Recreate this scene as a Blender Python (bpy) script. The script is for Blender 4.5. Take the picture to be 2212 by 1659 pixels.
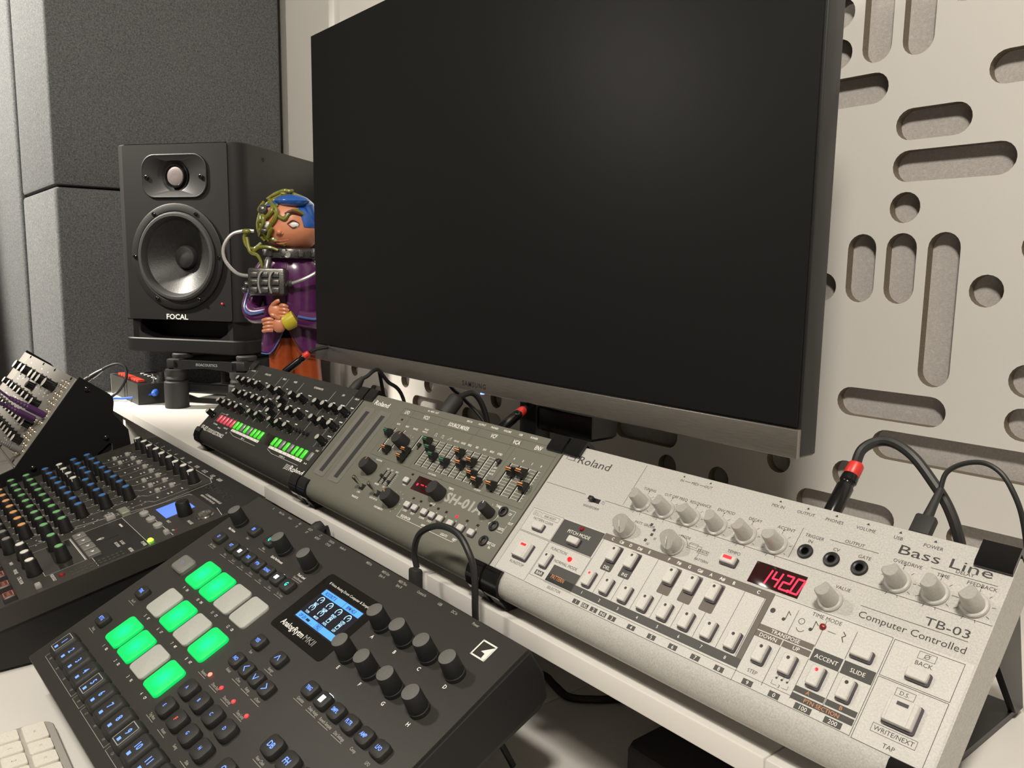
import bpy, math, random
from mathutils import Matrix, Vector
for o in list(bpy.data.objects): bpy.data.objects.remove(o)
scn=bpy.context.scene; col=scn.collection
random.seed(7)
S=.001; ZO=982.0          # all lengths below are millimetres; synth back edge sits 982 mm above the floor
def W(x,y,z): return Vector((x*S,y*S,(z+ZO)*S))
# ---------------------------------------------------------------- camera
cam=bpy.data.cameras.new('camera'); co=bpy.data.objects.new('camera',cam); col.objects.link(co)
cam.sensor_width=36; cam.lens=1742.5*36/2212; cam.clip_start=.01
yaw,pit,rol=[math.radians(a) for a in (50.9023,8.0139,.8364)]
fw=Vector((-math.sin(yaw)*math.cos(pit),math.cos(yaw)*math.cos(pit),-math.sin(pit)))
ri=Vector((math.cos(yaw),math.sin(yaw),0)); up=ri.cross(fw)
r2=ri*math.cos(rol)+up*math.sin(rol); u2=up*math.cos(rol)-ri*math.sin(rol)
cm=Matrix((r2,u2,-fw)).transposed().to_4x4(); cm.translation=W(1056.56,-414.65,129.72)
co.matrix_world=cm; scn.camera=co
# ---------------------------------------------------------------- light and exposure
vs=scn.view_settings; vs.view_transform='Standard'; vs.look='None'; vs.gamma=1; vs.use_curve_mapping=False; vs.exposure=0.0
wd=bpy.data.worlds.new('world'); scn.world=wd; wd.use_nodes=True
wd.node_tree.nodes['Background'].inputs[0].default_value=(.9,.87,.82,1); wd.node_tree.nodes['Background'].inputs[1].default_value=.05
def area(n,p,t,e,sz,c=(1,.935,.82)):
    l=bpy.data.lights.new(n,'AREA'); l.energy=e; l.size=sz; l.color=c; l.shape='DISK'
    o=bpy.data.objects.new(n,l); col.objects.link(o); o.location=W(*p)
    o.rotation_euler=(W(*t)-W(*p)).to_track_quat('-Z','Y').to_euler(); return o
area('desk_lamp',(260,-560,610),(380,-200,-150),2.9,.09)
area('ceiling_spot',(1330,-860,1380),(800,200,50),36,.22)
def spot(n,p,t,e,deg,rad,c=(1,.935,.82)):
    l=bpy.data.lights.new(n,'SPOT'); l.energy=e; l.spot_size=math.radians(deg); l.spot_blend=.6; l.shadow_soft_size=rad; l.color=c
    o=bpy.data.objects.new(n,l); col.objects.link(o); o.location=W(*p); o.rotation_euler=(W(*t)-W(*p)).to_track_quat('-Z','Y').to_euler(); return o
spot('added_fill_spot',(-1150,-1250,1400),(-870,-122,390),610,41,.05)  # added spot, narrow cone aimed to brighten the left fabric panels only
spot('added_fill_spot',(-150,-1150,1400),(-470,330,430),50,36,.05)  # added spot that lifts the beige back wall, no fixture behind it
# ---------------------------------------------------------------- materials
def lin(h):
    if not isinstance(h,str): return tuple(h)+(1,)
    return tuple((lambda c:c/12.92 if c<=.04045 else ((c+.055)/1.055)**2.4)(int(h[i:i+2],16)/255) for i in (0,2,4))+(1,)
MATS={}
def mat(n,c,r=.5,m=0.,bump=0.,bs=900.,var=.06,vs_=None,em=None,es=1.,coat=0.,spec=.5,aniso=None):
    if n in MATS: return MATS[n]
    M=bpy.data.materials.new(n); M.use_nodes=True; t=M.node_tree; N=t.nodes; L=t.links
    b=N['Principled BSDF']; c=lin(c)
    tc=N.new('ShaderNodeTexCoord'); nz=N.new('ShaderNodeTexNoise'); nz.inputs['Scale'].default_value=vs_ or bs; nz.inputs['Detail'].default_value=3
    if aniso:
        mp=N.new('ShaderNodeMapping'); mp.inputs['Scale'].default_value=aniso; L.new(tc.outputs['Object'],mp.inputs[0]); L.new(mp.outputs[0],nz.inputs['Vector'])
    else: L.new(tc.outputs['Object'],nz.inputs['Vector'])
    cr=N.new('ShaderNodeValToRGB'); e=cr.color_ramp.elements
    e[0].position=.3; e[1].position=.7
    e[0].color=tuple(max(0,v*(1-var)) for v in c[:3])+(1,); e[1].color=tuple(min(1,v*(1+var)) for v in c[:3])+(1,)
    L.new(nz.outputs['Fac'],cr.inputs[0]); L.new(cr.outputs[0],b.inputs['Base Color'])
    b.inputs['Roughness'].default_value=r; b.inputs['Metallic'].default_value=m; b.inputs['Specular IOR Level'].default_value=spec
    if coat: b.inputs['Coat Weight'].default_value=coat; b.inputs['Coat Roughness'].default_value=.1
    if bump:
        n2=N.new('ShaderNodeTexNoise'); n2.inputs['Scale'].default_value=bs; n2.inputs['Detail'].default_value=4; L.new(tc.outputs['Object'],n2.inputs['Vector'])
        bp=N.new('ShaderNodeBump'); bp.inputs['Strength'].default_value=bump; bp.inputs['Distance'].default_value=.0004
        L.new(n2.outputs['Fac'],bp.inputs['Height']); L.new(bp.outputs[0],b.inputs['Normal'])
    if em: b.inputs['Emission Color'].default_value=lin(em); b.inputs['Emission Strength'].default_value=es
    MATS[n]=M; return M
def fabric(n,c1,c2,sc=900):
    M=bpy.data.materials.new(n); M.use_nodes=True; t=M.node_tree; N=t.nodes; L=t.links; b=N['Principled BSDF']
    tc=N.new('ShaderNodeTexCoord'); hs=[]
    for k,s3 in ((1,(1,.25,.25)),(2,(.25,.25,1)),(3,(.25,1,.25))):
        mp=N.new('ShaderNodeMapping'); mp.inputs['Scale'].default_value=s3; L.new(tc.outputs['Object'],mp.inputs[0])
        nz=N.new('ShaderNodeTexNoise'); nz.inputs['Scale'].default_value=sc; nz.inputs['Detail'].default_value=2; L.new(mp.outputs[0],nz.inputs['Vector']); hs.append(nz)
    a=N.new('ShaderNodeMath'); a.operation='MAXIMUM'; L.new(hs[0].outputs['Fac'],a.inputs[0]); L.new(hs[1].outputs['Fac'],a.inputs[1])
    a2=N.new('ShaderNodeMath'); a2.operation='MAXIMUM'; L.new(a.outputs[0],a2.inputs[0]); L.new(hs[2].outputs['Fac'],a2.inputs[1])
    cr=N.new('ShaderNodeValToRGB'); e=cr.color_ramp.elements; e[0].position=.45; e[1].position=.72; e[0].color=lin(c1); e[1].color=lin(c2)
    L.new(a2.outputs[0],cr.inputs[0]); L.new(cr.outputs[0],b.inputs['Base Color']); b.inputs['Roughness'].default_value=.95; b.inputs['Specular IOR Level'].default_value=.15
    bp=N.new('ShaderNodeBump'); bp.inputs['Strength'].default_value=.5; bp.inputs['Distance'].default_value=.0008; L.new(a2.outputs[0],bp.inputs['Height']); L.new(bp.outputs[0],b.inputs['Normal'])
    return M
# ---------------------------------------------------------------- glyphs for the printed lettering
CH=''.join(chr(i) for i in range(33,127))
def _glyphs(off):
    obs=[]; strs=[c for c in CH]+['|'+c+'|' for c in CH]+['||','| |']
    for s in strs:
        fc=bpy.data.curves.new('g','FONT'); fc.body=s; fc.size=1; fc.resolution_u=2; fc.offset=off
        o=bpy.data.objects.new('g',fc); col.objects.link(o); obs.append(o)
    dg=bpy.context.evaluated_depsgraph_get(); dg.update(); R={}
    for s,o in zip(strs,obs):
        me=bpy.data.meshes.new_from_object(o.evaluated_get(dg))
        R[s]=([tuple(v.co) for v in me.vertices],[tuple(p.vertices) for p in me.polygons]); bpy.data.meshes.remove(me)
    for o in obs:
        d=o.data; bpy.data.objects.remove(o); bpy.data.curves.remove(d)
    mx=lambda s:max(v[0] for v in R[s][0]); base=mx('||'); cap=max(v[1] for v in R['H'][0])
    G={c:(R[c][0],R[c][1],mx('|'+c+'|')-base) for c in CH}; G[' ']=([],[],mx('| |')-base); return G,cap
GL={0:_glyphs(0.),1:_glyphs(.018),2:_glyphs(.04)}
# ---------------------------------------------------------------- mesh builder
def rr(x,y,w,h,r,n=4):
    r=max(.02,min(r,w/2-.01,h/2-.01)); P=[]
    for cx,cy,a0 in ((x+w/2-r,y+h/2-r,0),(x-w/2+r,y+h/2-r,90),(x-w/2+r,y-h/2+r,180),(x+w/2-r,y-h/2+r,270)):
        for k in range(n+1):
            a=math.radians(a0+90*k/n); P.append((cx+r*math.cos(a),cy+r*math.sin(a)))
    return P
class G:
    def __init__(s): s.v=[]; s.f=[]
    def add(s,v,f,M=None):
        o=len(s.v)
        s.v+=[tuple(M@Vector(p)) for p in v] if M else [tuple(p) for p in v]
        s.f+=[tuple(i+o for i in q) for q in f]; return s
    def box(s,x0,y0,z0,x1,y1,z1,M=None):
        v=[(x,y,z) for z in (z0,z1) for y in (y0,y1) for x in (x0,x1)]
        return s.add(v,[(0,2,3,1),(4,5,7,6),(0,1,5,4),(2,6,7,3),(0,4,6,2),(1,3,7,5)],M)
    def loft(s,rings,M=None,c0=True,c1=True,close=True):
        n=len(rings[0]); v=[p for r in rings for p in r]; f=[]
        for k in range(len(rings)-1):
            for i in range(n if close else n-1):
                j=(i+1)%n; f.append((k*n+i,k*n+j,(k+1)*n+j,(k+1)*n+i))
        if c0: f.append(tuple(range(n-1,-1,-1)))
        if c1: f.append(tuple(range((len(rings)-1)*n,len(rings)*n)))
        return s.add(v,f,M)
    def rbox(s,x,y,w,h,prof,r=1,n=3,M=None):
        return s.loft([[(px,py,z) for px,py in rr(x,y,w-2*i,h-2*i,r-i*.6,n)] for i,z in prof],M)
    def bb(s,x0,y0,z0,x1,y1,z1,b=1,r=None,M=None):      # box with softened edges
        return s.rbox((x0+x1)/2,(y0+y1)/2,x1-x0,y1-y0,[(b,z0),(0,z0+b),(0,z1-b),(b*.3,z1-b*.3),(b,z1)],r if r else b,2,M)
    def lathe(s,prof,x=0,y=0,z=0,n=20,M=None,cut=None,op=False):
        rings=[]
        for r,h in prof:
            R=[]
            for k in range(n):
                a=2*math.pi*k/n; px,py,pz=r*math.cos(a),r*math.sin(a),h
                if cut and h>=cut[0]:
                    t=px*math.cos(cut[3])+py*math.sin(cut[3])-cut[1]
                    if t>0: pz-=t*cut[2]
                R.append((x+px,y+py,z+pz))
            rings.append(R)
        return s.loft(rings,M,not op and prof[0][0]>.1,not op and prof[-1][0]>.1)
    def prism(s,poly,a,b,ax='z',M=None):
        mp={'z':lambda p,t:(p[0],p[1],t),'x':lambda p,t:(t,p[0],p[1]),'y':lambda p,t:(p[0],t,p[1])}[ax]
        return s.loft([[mp(p,a) for p in poly],[mp(p,b) for p in poly]],M)
    def tube(s,pts,r,n=8,sm=6):
        P=[Vector(p) for p in pts]
        if sm>1 and len(P)>2:
            Q=[]
            for i in range(len(P)-1):
                a=P[max(i-1,0)]; b=P[i]; c=P[i+1]; d=P[min(i+2,len(P)-1)]
                for k in range(sm):
                    t=k/sm; Q.append(.5*((2*b)+(c-a)*t+(2*a-5*b+4*c-d)*t*t+(3*b-a-3*c+d)*t**3))
            Q.append(P[-1]); P=Q
        rings=[]; nv=None
        for i,p in enumerate(P):
            d=(P[min(i+1,len(P)-1)]-P[max(i-1,0)]).normalized()
            if nv is None: nv=d.orthogonal().normalized()
            nv=(nv-d*nv.dot(d)).normalized(); bn=d.cross(nv)
            rad=r(i/(len(P)-1)) if callable(r) else r
            rings.append([tuple(p+(nv*math.cos(2*math.pi*k/n)+bn*math.sin(2*math.pi*k/n))*rad) for k in range(n)])
        return s.loft(rings)
    def cyl(s,a,b,prof,n=14):      # lathe along a->b, prof in (radius, distance)
        a=Vector(a); b=Vector(b); M=Matrix.Translation(a)@(b-a).to_track_quat('Z','Y').to_matrix().to_4x4()
        return s.lathe(prof,n=n,M=M)
    def ball(s,x,y,z,rx,ry=None,rz=None,n=12,m=8,M=None):
        ry=ry or rx; rz=rz or rx
        rings=[[(x+rx*math.sin(math.pi*j/m)*math.cos(2*math.pi*k/n),y+ry*math.sin(math.pi*j/m)*math.sin(2*math.pi*k/n),z-rz*math.cos(math.pi*j/m)) for k in range(n)] for j in range(1,m)]
        b=len(s.v); s.loft(rings,M); return s
    # flat print
    def poly(s,P,z=.08): return s.add([(x,y,z) for x,y in P],[tuple(range(len(P)))])
    def rect(s,x0,y0,x1,y1,z=.08,r=0):
        return s.poly(rr((x0+x1)/2,(y0+y1)/2,abs(x1-x0),abs(y1-y0),r,3) if r else [(x0,y0),(x1,y0),(x1,y1),(x0,y1)],z)
    def line(s,P,w=.25,z=.08,close=False):
        P=list(P)+([P[0]] if close else [])
        for (ax,ay),(bx,by) in zip(P,P[1:]):
            dx,dy=bx-ax,by-ay; l=math.hypot(dx,dy) or 1; nx,ny=-dy/l*w/2,dx/l*w/2; ex,ey=dx/l*w/2,dy/l*w/2
            s.poly([(ax+nx-ex,ay+ny-ey),(ax-nx-ex,ay-ny-ey),(bx-nx+ex,by-ny+ey),(bx+nx+ex,by+ny+ey)],z)
        return s
    def frame(s,x0,y0,x1,y1,w=.25,z=.08): return s.line([(x0,y0),(x1,y0),(x1,y1),(x0,y1)],w,z,True)
    def disc(s,x,y,r,z=.08,n=12): return s.poly([(x+r*math.cos(2*math.pi*k/n),y+r*math.sin(2*math.pi*k/n)) for k in range(n)],z)
    def arc(s,x,y,r,a0,a1,w=.25,z=.08,n=12):
        return s.line([(x+r*math.cos(math.radians(a0+(a1-a0)*k/n)),y+r*math.sin(math.radians(a0+(a1-a0)*k/n))) for k in range(n+1)],w,z)
    def ticks(s,x,y,r0,r1,n=11,a0=-50,a1=230,w=.25,z=.08):
        for k in range(n):
            a=math.radians(a0+(a1-a0)*k/(n-1)); s.line([(x+r0*math.cos(a),y+r0*math.sin(a)),(x+r1*math.cos(a),y+r1*math.sin(a))],w,z)
        return s
    def txt(s,t,x,y,h,al='c',sx=1.,rot=0,b=0,z=.08,sp=0.,it=0.,M=None,w=None):      # h = capital height, y = baseline centre
        g,cap=GL[b]; k=h/cap
        if w: sx*=w/(sum(g.get(c,g['-'])[2]*k*sx+sp for c in t)-sp)
        w=sum(g.get(c,g['-'])[2]*k*sx+sp for c in t)-sp
        px={'c':-w/2,'l':0,'r':-w}[al]; ca,sa=math.cos(math.radians(rot)),math.sin(math.radians(rot))
        for c in t:
            v,f,ad=g.get(c,g['-']); Q=[]
            for a in v:
                X=px+a[0]*k*sx+a[1]*k*it; Y=a[1]*k-h/2
                Q.append((x+X*ca-Y*sa,y+X*sa+Y*ca,z))
            s.add(Q,f,M); px+=ad*k*sx+sp
        return s
    def obj(s,name,m,parent=None,loc=None,smooth=True,label=None):
        me=bpy.data.meshes.new(name); me.from_pydata([(a*S,b*S,c*S) for a,b,c in s.v],[],s.f); me.update()
        if smooth: me.shade_smooth(); me.set_sharp_from_angle(angle=math.radians(35))
        me.materials.append(m); o=bpy.data.objects.new(name,me); col.objects.link(o)
        if parent: o.parent=parent
        if loc is not None: o.location=Vector(loc)*S
        if label: o['label']=label
        if any(q in name for q in ('lettering','rules','blocks','icons','bar_text')): o['kind']='stuff'
        return o
def tag(o,label,cat,group=None):
    o['label']=label; o['category']=cat
    if group: o['group']=group
    return o
def thing(name,label,cat,M=None,group=None):
    o=bpy.data.objects.new(name,None); o.empty_display_size=.02; col.objects.link(o)
    if M is not None: o.matrix_world=M
    return tag(o,label,cat,group)
def cp(o,parent,loc,rz=0,chs=()):       # copy a part with its sub-parts, sharing mesh data
    c=o.copy(); col.objects.link(c); c.parent=parent; c.location=Vector(loc)*S; c.rotation_euler=(0,0,rz)
    for ch in chs:
        d=ch.copy(); col.objects.link(d); d.parent=c
    return c
class Kit:                        # makes a part once, then copies it
    def __init__(s,build): s.b=build; s.o=None; s.ch=[]
    def __call__(s,parent,x,y,z=0,rz=0):
        if s.o is None: s.o=s.b(parent); s.ch=list(s.o.children); s.o.location=Vector((x,y,z))*S; s.o.rotation_euler=(0,0,rz); return s.o
        return cp(s.o,parent,(x,y,z),rz,s.ch)
def frame3(ux,uy,o):
    ux=Vector(ux).normalized(); uy=Vector(uy).normalized(); M=Matrix((ux,uy,ux.cross(uy))).transposed().to_4x4(); M.translation=W(*o); return M
def struct(o): o['kind']='structure'; return o
def wobj(g,name,m,label,cat,smooth=True):   # one-mesh thing given in world millimetres
    o=g.obj(name,m,None,None,smooth); o.location=W(0,0,0); return tag(o,label,cat) if label else o
# ================================================================ setting
m_wall=mat('wall_paint',(.58,.555,.515),.85,bump=.15,bs=1500,var=.03)
m_white=mat('white_laminate',(.66,.635,.60),.42,bump=.05,bs=2500,var=.02)
m_board=mat('painted_board',(.66,.635,.60),.6,bump=.06,bs=2500,var=.02)
m_blk=mat('black_plastic',(.012,.012,.012),.38,bump=.1,bs=3000)
m_gloss=mat('glossy_black',(.008,.008,.008),.12,var=.1)
m_rub=mat('black_rubber',(.018,.017,.017),.65,bump=.1,bs=2500)
m_steel=mat('polished_metal',(.72,.70,.66),.2,1.)
m_floor=mat('dark_carpet',(.06,.055,.05),.95,bump=.6,bs=700,var=.3)
m_fab=fabric('grey_fabric',(.062,.065,.069),(.172,.174,.177),1300)
m_back=fabric('pale_backing_cloth',(.42,.39,.37),(.52,.49,.465),1500)
def slab(name,x0,y0,z0,x1,y1,z1,m): return struct(wobj(G().box(x0,y0,z0,x1,y1,z1),name,m,None,None,False))
slab('floor',-1550,-2700,-1000,2300,345,-982,m_floor)
slab('ceiling',-1550,-2700,1420,2300,345,1440,m_wall)
slab('wall_back',-1550,330,-982,2300,345,1420,m_wall)
slab('wall_left',-1565,-2700,-982,-1550,345,1420,m_wall)
slab('wall_right',2300,-2700,-982,2315,345,1420,m_wall)
slab('wall_front',-1565,-2715,-982,2315,-2700,1420,m_wall)
struct(wobj(G().bb(-345,286,-700,-323,330,1000,1),'trim_1',m_board,None,None))
def panel(n,x0,y0,z0,x1,y1,z1,l):
    g=G(); g.rbox((x0+x1)/2,(y0+y1)/2,x1-x0,y1-y0,[(7,z0),(2,z0+2),(0,z0+7),(0,z1-7),(2,z1-2),(7,z1)],8,4)
    return tag(wobj(g,n,m_fab,None,None),l,'acoustic panel','fabric wall panels')
panel('acoustic_panel',-960,-122,-231.6,-620,312,268,'lower dark grey fabric panel behind the loudspeaker, below the seam')
panel('acoustic_panel',-960,-122,271,-620,312,1100,'upper dark grey fabric panel above the loudspeaker, over the seam')
panel('acoustic_panel',-1500,-128,-231.6,-966,-50,1100,'tall grey fabric panel at the far left edge')
# perforated board: a sheet cut with round holes and slots on a grid, cloth behind it
def outline(x0,z0,x1,z1,R=13,n=10):
    P=[]
    if z0==z1: A=[(x1,z1,-90),(x0,z0,90)]
    else: A=[(x1,z1,0),(x0,z0,180)]
    for cx,cz,a in A: P+=[(cx+R*math.cos(math.radians(a+180*k/n)),cz+R*math.sin(math.radians(a+180*k/n))) for k in range(n+1)]
    return P
SL=[(-2,5,-2,5),(-2,4,-2,4),(-1,4,-1,8),(0,4,0,8),(1,5,1,5),(2,3,5,3),(-4,3,-1,3),(0,2,1,2),(0,1,2,1),(0,0,0,0),(-1,-2,-1,-1),(0,-2,0,-1),(1,-4,1,-1),(-2,-2,-2,-2),(2,-2,2,-2),(3,0,3,0),(3,-1,3,-1),
(-1,-5,1,-5),(0,-6,4,-6),(3,-4,5,-4),(3,-5,5,-5),(-1,-7,-1,-7),(-2,-8,0,-8),(2,-8,5,-8),(-28,-7,-28,-7),(-23,-7,-23,-7),(-21,-7,-21,-7),(-22,-8,-20,-8),(-16,-7,-16,-7),(-18,-8,-16,-8),(-7,-8,-7,-8),(-5,-8,-5,-8),(-9,-7,-7,-7),(-3,-7,-3,-7),(-26,-8,-25,-8),(-13,-7,-12,-7),(-14,-8,-12,-8),
(3,6,3,8),(5,0,7,0),(5,-2,5,-1),(7,-4,7,-2),(4,5,6,5),(7,1,7,4),(-3,0,-3,2),(-5,-3,-5,0),(-8,1,-5,1),(-10,-4,-7,-4),(-12,-2,-12,1),(-15,2,-13,2),(-17,-3,-17,-1),(-20,0,-18,0),(-22,3,-22,6),(-25,-3,-23,-3),(-26,1,-26,3),(-10,5,-8,5),(-14,5,-14,8),(-18,6,-16,6)]
cu=bpy.data.curves.new('b','CURVE'); cu.dimensions='2D'; cu.fill_mode='BOTH'; cu.extrude=5*S
def spl(P):
    s=cu.splines.new('POLY'); s.points.add(len(P)-1); s.use_cyclic_u=True
    for q,(a,b) in zip(s.points,P): q.co=(a*S,b*S,0,1)
spl([(-300,-420),(1180,-420),(1180,640),(-300,640)])
gx=lambda i:721.8+35.1*i
gz=lambda j:187.5+34.3*j
for a,b,c,d in SL: spl(outline(gx(a),gz(b),gx(c),gz(d)))
tmp=bpy.data.objects.new('b',cu); col.objects.link(tmp)
me=bpy.data.meshes.new_from_object(tmp.evaluated_get(bpy.context.evaluated_depsgraph_get())); bpy.data.objects.remove(tmp)
pb=thing('perforated_board','pale wall board with round holes and long slots behind the monitor','wall panel',Matrix.Translation(W(0,285,0)))
me.materials.clear(); me.materials.append(m_board); me.materials.append(mat('raw_fibreboard',(.16,.13,.095),.85,bump=.4,bs=900,var=.2))
for p in me.polygons: p.material_index=1 if abs(p.normal.z)<.5 else 0
sh=bpy.data.objects.new('sheet',me); col.objects.link(sh); sh.parent=pb; sh.rotation_euler=(math.pi/2,0,0); sh.location=(0,5*S,0)
G().box(-296,10.2,-416,1176,34,636).obj('backing_cloth',m_back,pb,None,False)
# desk and raised shelf
dk=thing('desk','white desk under the mixer and drum machine','desk',Matrix.Translation(W(0,0,-982)))
for a,b in ((-1100,581.5),(582.5,1700)): G().bb(a,-820,722,b,282,750,1.2).obj('desktop_board',m_white,dk)
for x in (-1000,500,1600):
    for y in (-760,220): G().bb(x-25,y-25,0,x+25,y+25,722,2).obj('leg',m_white,dk)
sf=thing('desk_shelf','long white raised shelf under the row of synthesizers','shelf',Matrix.Translation(W(0,0,-232)))
E_=[-616,-330,211,540,848,1500]
for a,b in zip(E_,E_[1:]): G().bb(a+.35,-79.4,107.7,b-.35,281,122,.9).obj('shelf_board',m_white,sf)
for x in (-436,850,1480): G().bb(x,-70,0.2,x+15,270,107.5,.8).obj('support_panel',m_white,sf)
# ================================================================ monitor
mo=thing('computer_monitor','large dark computer monitor with brushed metal bottom bezel','monitor',Matrix.Translation(W(414,60,-110)))
m_brush=mat('brushed_bezel',(.30,.28,.255),.34,.85,var=.12,vs_=1400,aniso=(.05,1,1))
m_scr=mat('matte_screen',(.009,.009,.009),.48,var=.02,spec=.12)
G().bb(-358,2,119,358,22,531,1.5).obj('shell',m_blk,mo)
G().bb(-356,-.5,140,356,2.2,530,.5).obj('screen',m_scr,mo)
G().bb(-358,-1.5,119,358,3,138.8,.8).obj('bezel',m_brush,mo)
g=G(); M=Matrix(((1,0,0,0),(0,0,-1,-1.6),(0,1,0,0),(0,0,0,1)))
g.txt('SAMSUNG',0,126,5.0,b=1,sx=1.05,sp=.9,z=0,M=M); g.obj('maker_lettering',mat('dark_print',(.02,.02,.02),.5),mo)
G().box(10,-1,117.8,13,2,119.2).obj('power_light',mat('blue_led',(.1,.1,.4),.3,em='5a6bff',es=6),mo)
g=G(); g.bb(40,24,0.3,66,44,250,3); g.bb(66,26,88,140,60,112,3); g.bb(20,22,200,90,30,300,3); g.obj('stand_neck',m_blk,mo)
g=G(); g.rbox(90,95,240,130,[(2,0.2),(0,2),(0,6),(2,8)],20,5); g.obj('stand_foot',m_blk,mo)
# ================================================================ loudspeaker on its stand
ang=math.radians(36.2); ca,sa=math.cos(ang),math.sin(ang)
m_spk=mat('speaker_vinyl',(.0085,.0082,.008),.6,spec=.35,bump=.35,bs=1800,var=.12)
m_spk2=mat('speaker_trim',(.0075,.0072,.007),.5,spec=.35,bump=.05)
m_cone=mat('woofer_cone',(.011,.0108,.0105),.46,.0,bump=.5,bs=420,var=.5,vs_=250,spec=.5)
sp=thing('loudspeaker','black studio loudspeaker with round woofer and tweeter plate','speaker',frame3((ca,sa,0),(-sa,ca,0),(-359.4,11.6,-18)))
def hull(w0,w1,d,z0,z1,r,b=2):      # plan outline: front at y=0, sides rounded back
    def ring(i,z):
        P=[]
        for k in range(7):
            a=math.radians(-90+90*k/6); P.append((w0/2+(r-i)*math.cos(a),r+(r-i)*math.sin(a),z))
        P+=[(w1/2+r-i,d-i,z),(-w1/2-r+i,d-i,z)]
        for k in range(7):
            a=math.radians(180+90*k/6); P.append((-w0/2+(r-i)*math.cos(a),r+(r-i)*math.sin(a),z))
        return P
    return [ring(b,z0),ring(0,z0+b),ring(0,z1-b),ring(b,z1)]
g=G(); g.loft(hull(196,188,265,55,347,24),None,True,True,False); g.obj('cabinet',m_spk,sp)
g=G(); g.loft(hull(196,190,262,0,24,24)); g.box(-100,170,22,100,255,57)
for x in (-1,1):
    g.prism([(x*86,6),(x*98,2),(x*118,26),(x*116,240),(x*82,240)],22,57)
    g.prism([(x*90,22),(x*90,44),(x*84,34),(x*70,25.5),(x*56,24),(x*56,22)],5,60,'y'); g.prism([(x*90,57),(x*90,48),(x*80,57)],5,60,'y')
g.obj('base',m_spk2,sp)
g=G(); g.box(-88,60,24.2,88,168,54.8); g.obj('bass_port',m_blk,sp)
cu=bpy.data.curves.new('b','CURVE'); cu.dimensions='2D'; cu.fill_mode='BOTH'; cu.extrude=2*S
spl(rr(0,201,200,289,4,3)); spl([(77*math.cos(.13*k),162+77*math.sin(.13*k)) for k in range(48)]); spl([(37*math.cos(.131*k),294+31*math.sin(.131*k)) for k in range(48)])
tmp=bpy.data.objects.new('b',cu); col.objects.link(tmp); me=bpy.data.meshes.new_from_object(tmp.evaluated_get(bpy.context.evaluated_depsgraph_get())); bpy.data.objects.remove(tmp)
me.materials.clear(); me.materials.append(m_spk2); bf=bpy.data.objects.new('baffle',me); col.objects.link(bf); bf.parent=sp; bf.rotation_euler=(math.pi/2,0,0); bf.location=(0,0,0)
G().box(-100,40,57,100,42,345).obj('inner_panel',m_blk,sp)
Ms=lambda x,z,y=0:Matrix(((1,0,0,x),(0,0,-1,y),(0,1,0,z),(0,0,0,1)))    # local z -> toward the listener
g=G().lathe([(88,0),(88,2.6),(86,3.6),(76,3.6),(74,2)],n=48,M=Ms(0,162,-2),op=True); wf=g.obj('woofer_ring',m_spk2,sp)
G().lathe([(75,.5),(74,4.5),(71,7),(67,7),(63.5,3),(61,-3)],n=48,M=Ms(0,162,-2),op=True).obj('surround',m_rub,wf)
G().lathe([(62,-2),(46,-12),(30,-21),(18,-26)],n=48,M=Ms(0,162,-2),op=True).obj('cone',m_cone,wf)
G().lathe([(20,-29),(20,-21),(18,-17),(11,-14),(.01,-13)],n=32,M=Ms(0,162,-2)).obj('dust_cap',m_rub,wf)
for k in range(6):
    a=math.radians(60*k+30*0); G().lathe([(3.4,3),(3.4,5),(2.6,5.6),(1.4,5.6),(1.2,4.6),(.01,4.6)],n=14,M=Ms(81*math.cos(a),162+81*math.sin(a),-2)).obj('screw',m_gloss,wf)
g=G(); g.loft([[(x,y,z) for x,z in rr(0,294,w,h,r,9)] for y,w,h,r in ((-2,126,72,25),(-4,125,71,25),(-4.6,122,68,24),(-3.9,118,64,23),(-2.5,66,50,24.9),(1.5,50,44,21.9))],None,False,False); tw=g.obj('tweeter_plate',m_spk2,sp)
G().lathe([(25,-3.5),(23.4,-5),(21,-7.6),(17,-9)],n=40,M=Ms(0,294,-4.4),op=True).obj('waveguide',m_spk2,tw)
G().lathe([(19,-7.5),(19,-2),(17.4,-2),(16.6,-6)],n=32,M=Ms(0,294,-4)).obj('dome_ring',m_gloss,tw)
G().lathe([(17.2,-7),(15,-3.4),(10,-2),(.01,-2.6)],n=32,M=Ms(0,294,-4)).obj('dome',mat('tweeter_dome',(.42,.36,.36),.3,.7),tw)
for x in (-52,52): G().lathe([(4,0),(4,1.6),(3,2.2),(1.6,2.2),(1.4,1),(.01,1)],n=14,M=Ms(x,292,-4)).obj('screw',m_gloss,tw)
g=G(); g.txt('FOCAL',-6,62,8.6,b=1,sx=1.1,z=0,M=Ms(0,0,-2.3)); g.obj('maker_lettering',mat('white_print',(.78,.76,.72),.5),sp)
G().lathe([(1.6,0),(1.6,1),(.8,1.8),(.01,2)],n=12,M=Ms(82,86,-2)).obj('power_light',mat('red_led_lit',(.35,.01,.01),.3,em='ff1424',es=2.),sp)
G().lathe([(3.6,0),(3.6,.6),(2.4,.6),(2.2,-.4)],n=14,M=Matrix.Translation((0,0,0))@Matrix(((0,0,1,121.2),(1,0,0,70),(0,1,0,327),(0,0,0,1)))).obj('socket',m_gloss,sp)
st=thing('speaker_stand','black isolation stand with round feet under the loudspeaker','speaker stand',frame3((ca,sa,0),(-sa,ca,0),(-355,100,-110)))
for x in (-62,62):
    for y in (-80,80):
        g=G(); g.lathe([(19,0.2),(19.5,2),(19.5,44),(18,46),(16,46)],x,y,n=28); ft=g.obj('foot',m_rub,st)
        G().lathe([(15,46),(16.5,50),(15,54),(17,58),(17,66)],x,y,n=24).obj('isolator',m_rub,ft)
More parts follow.
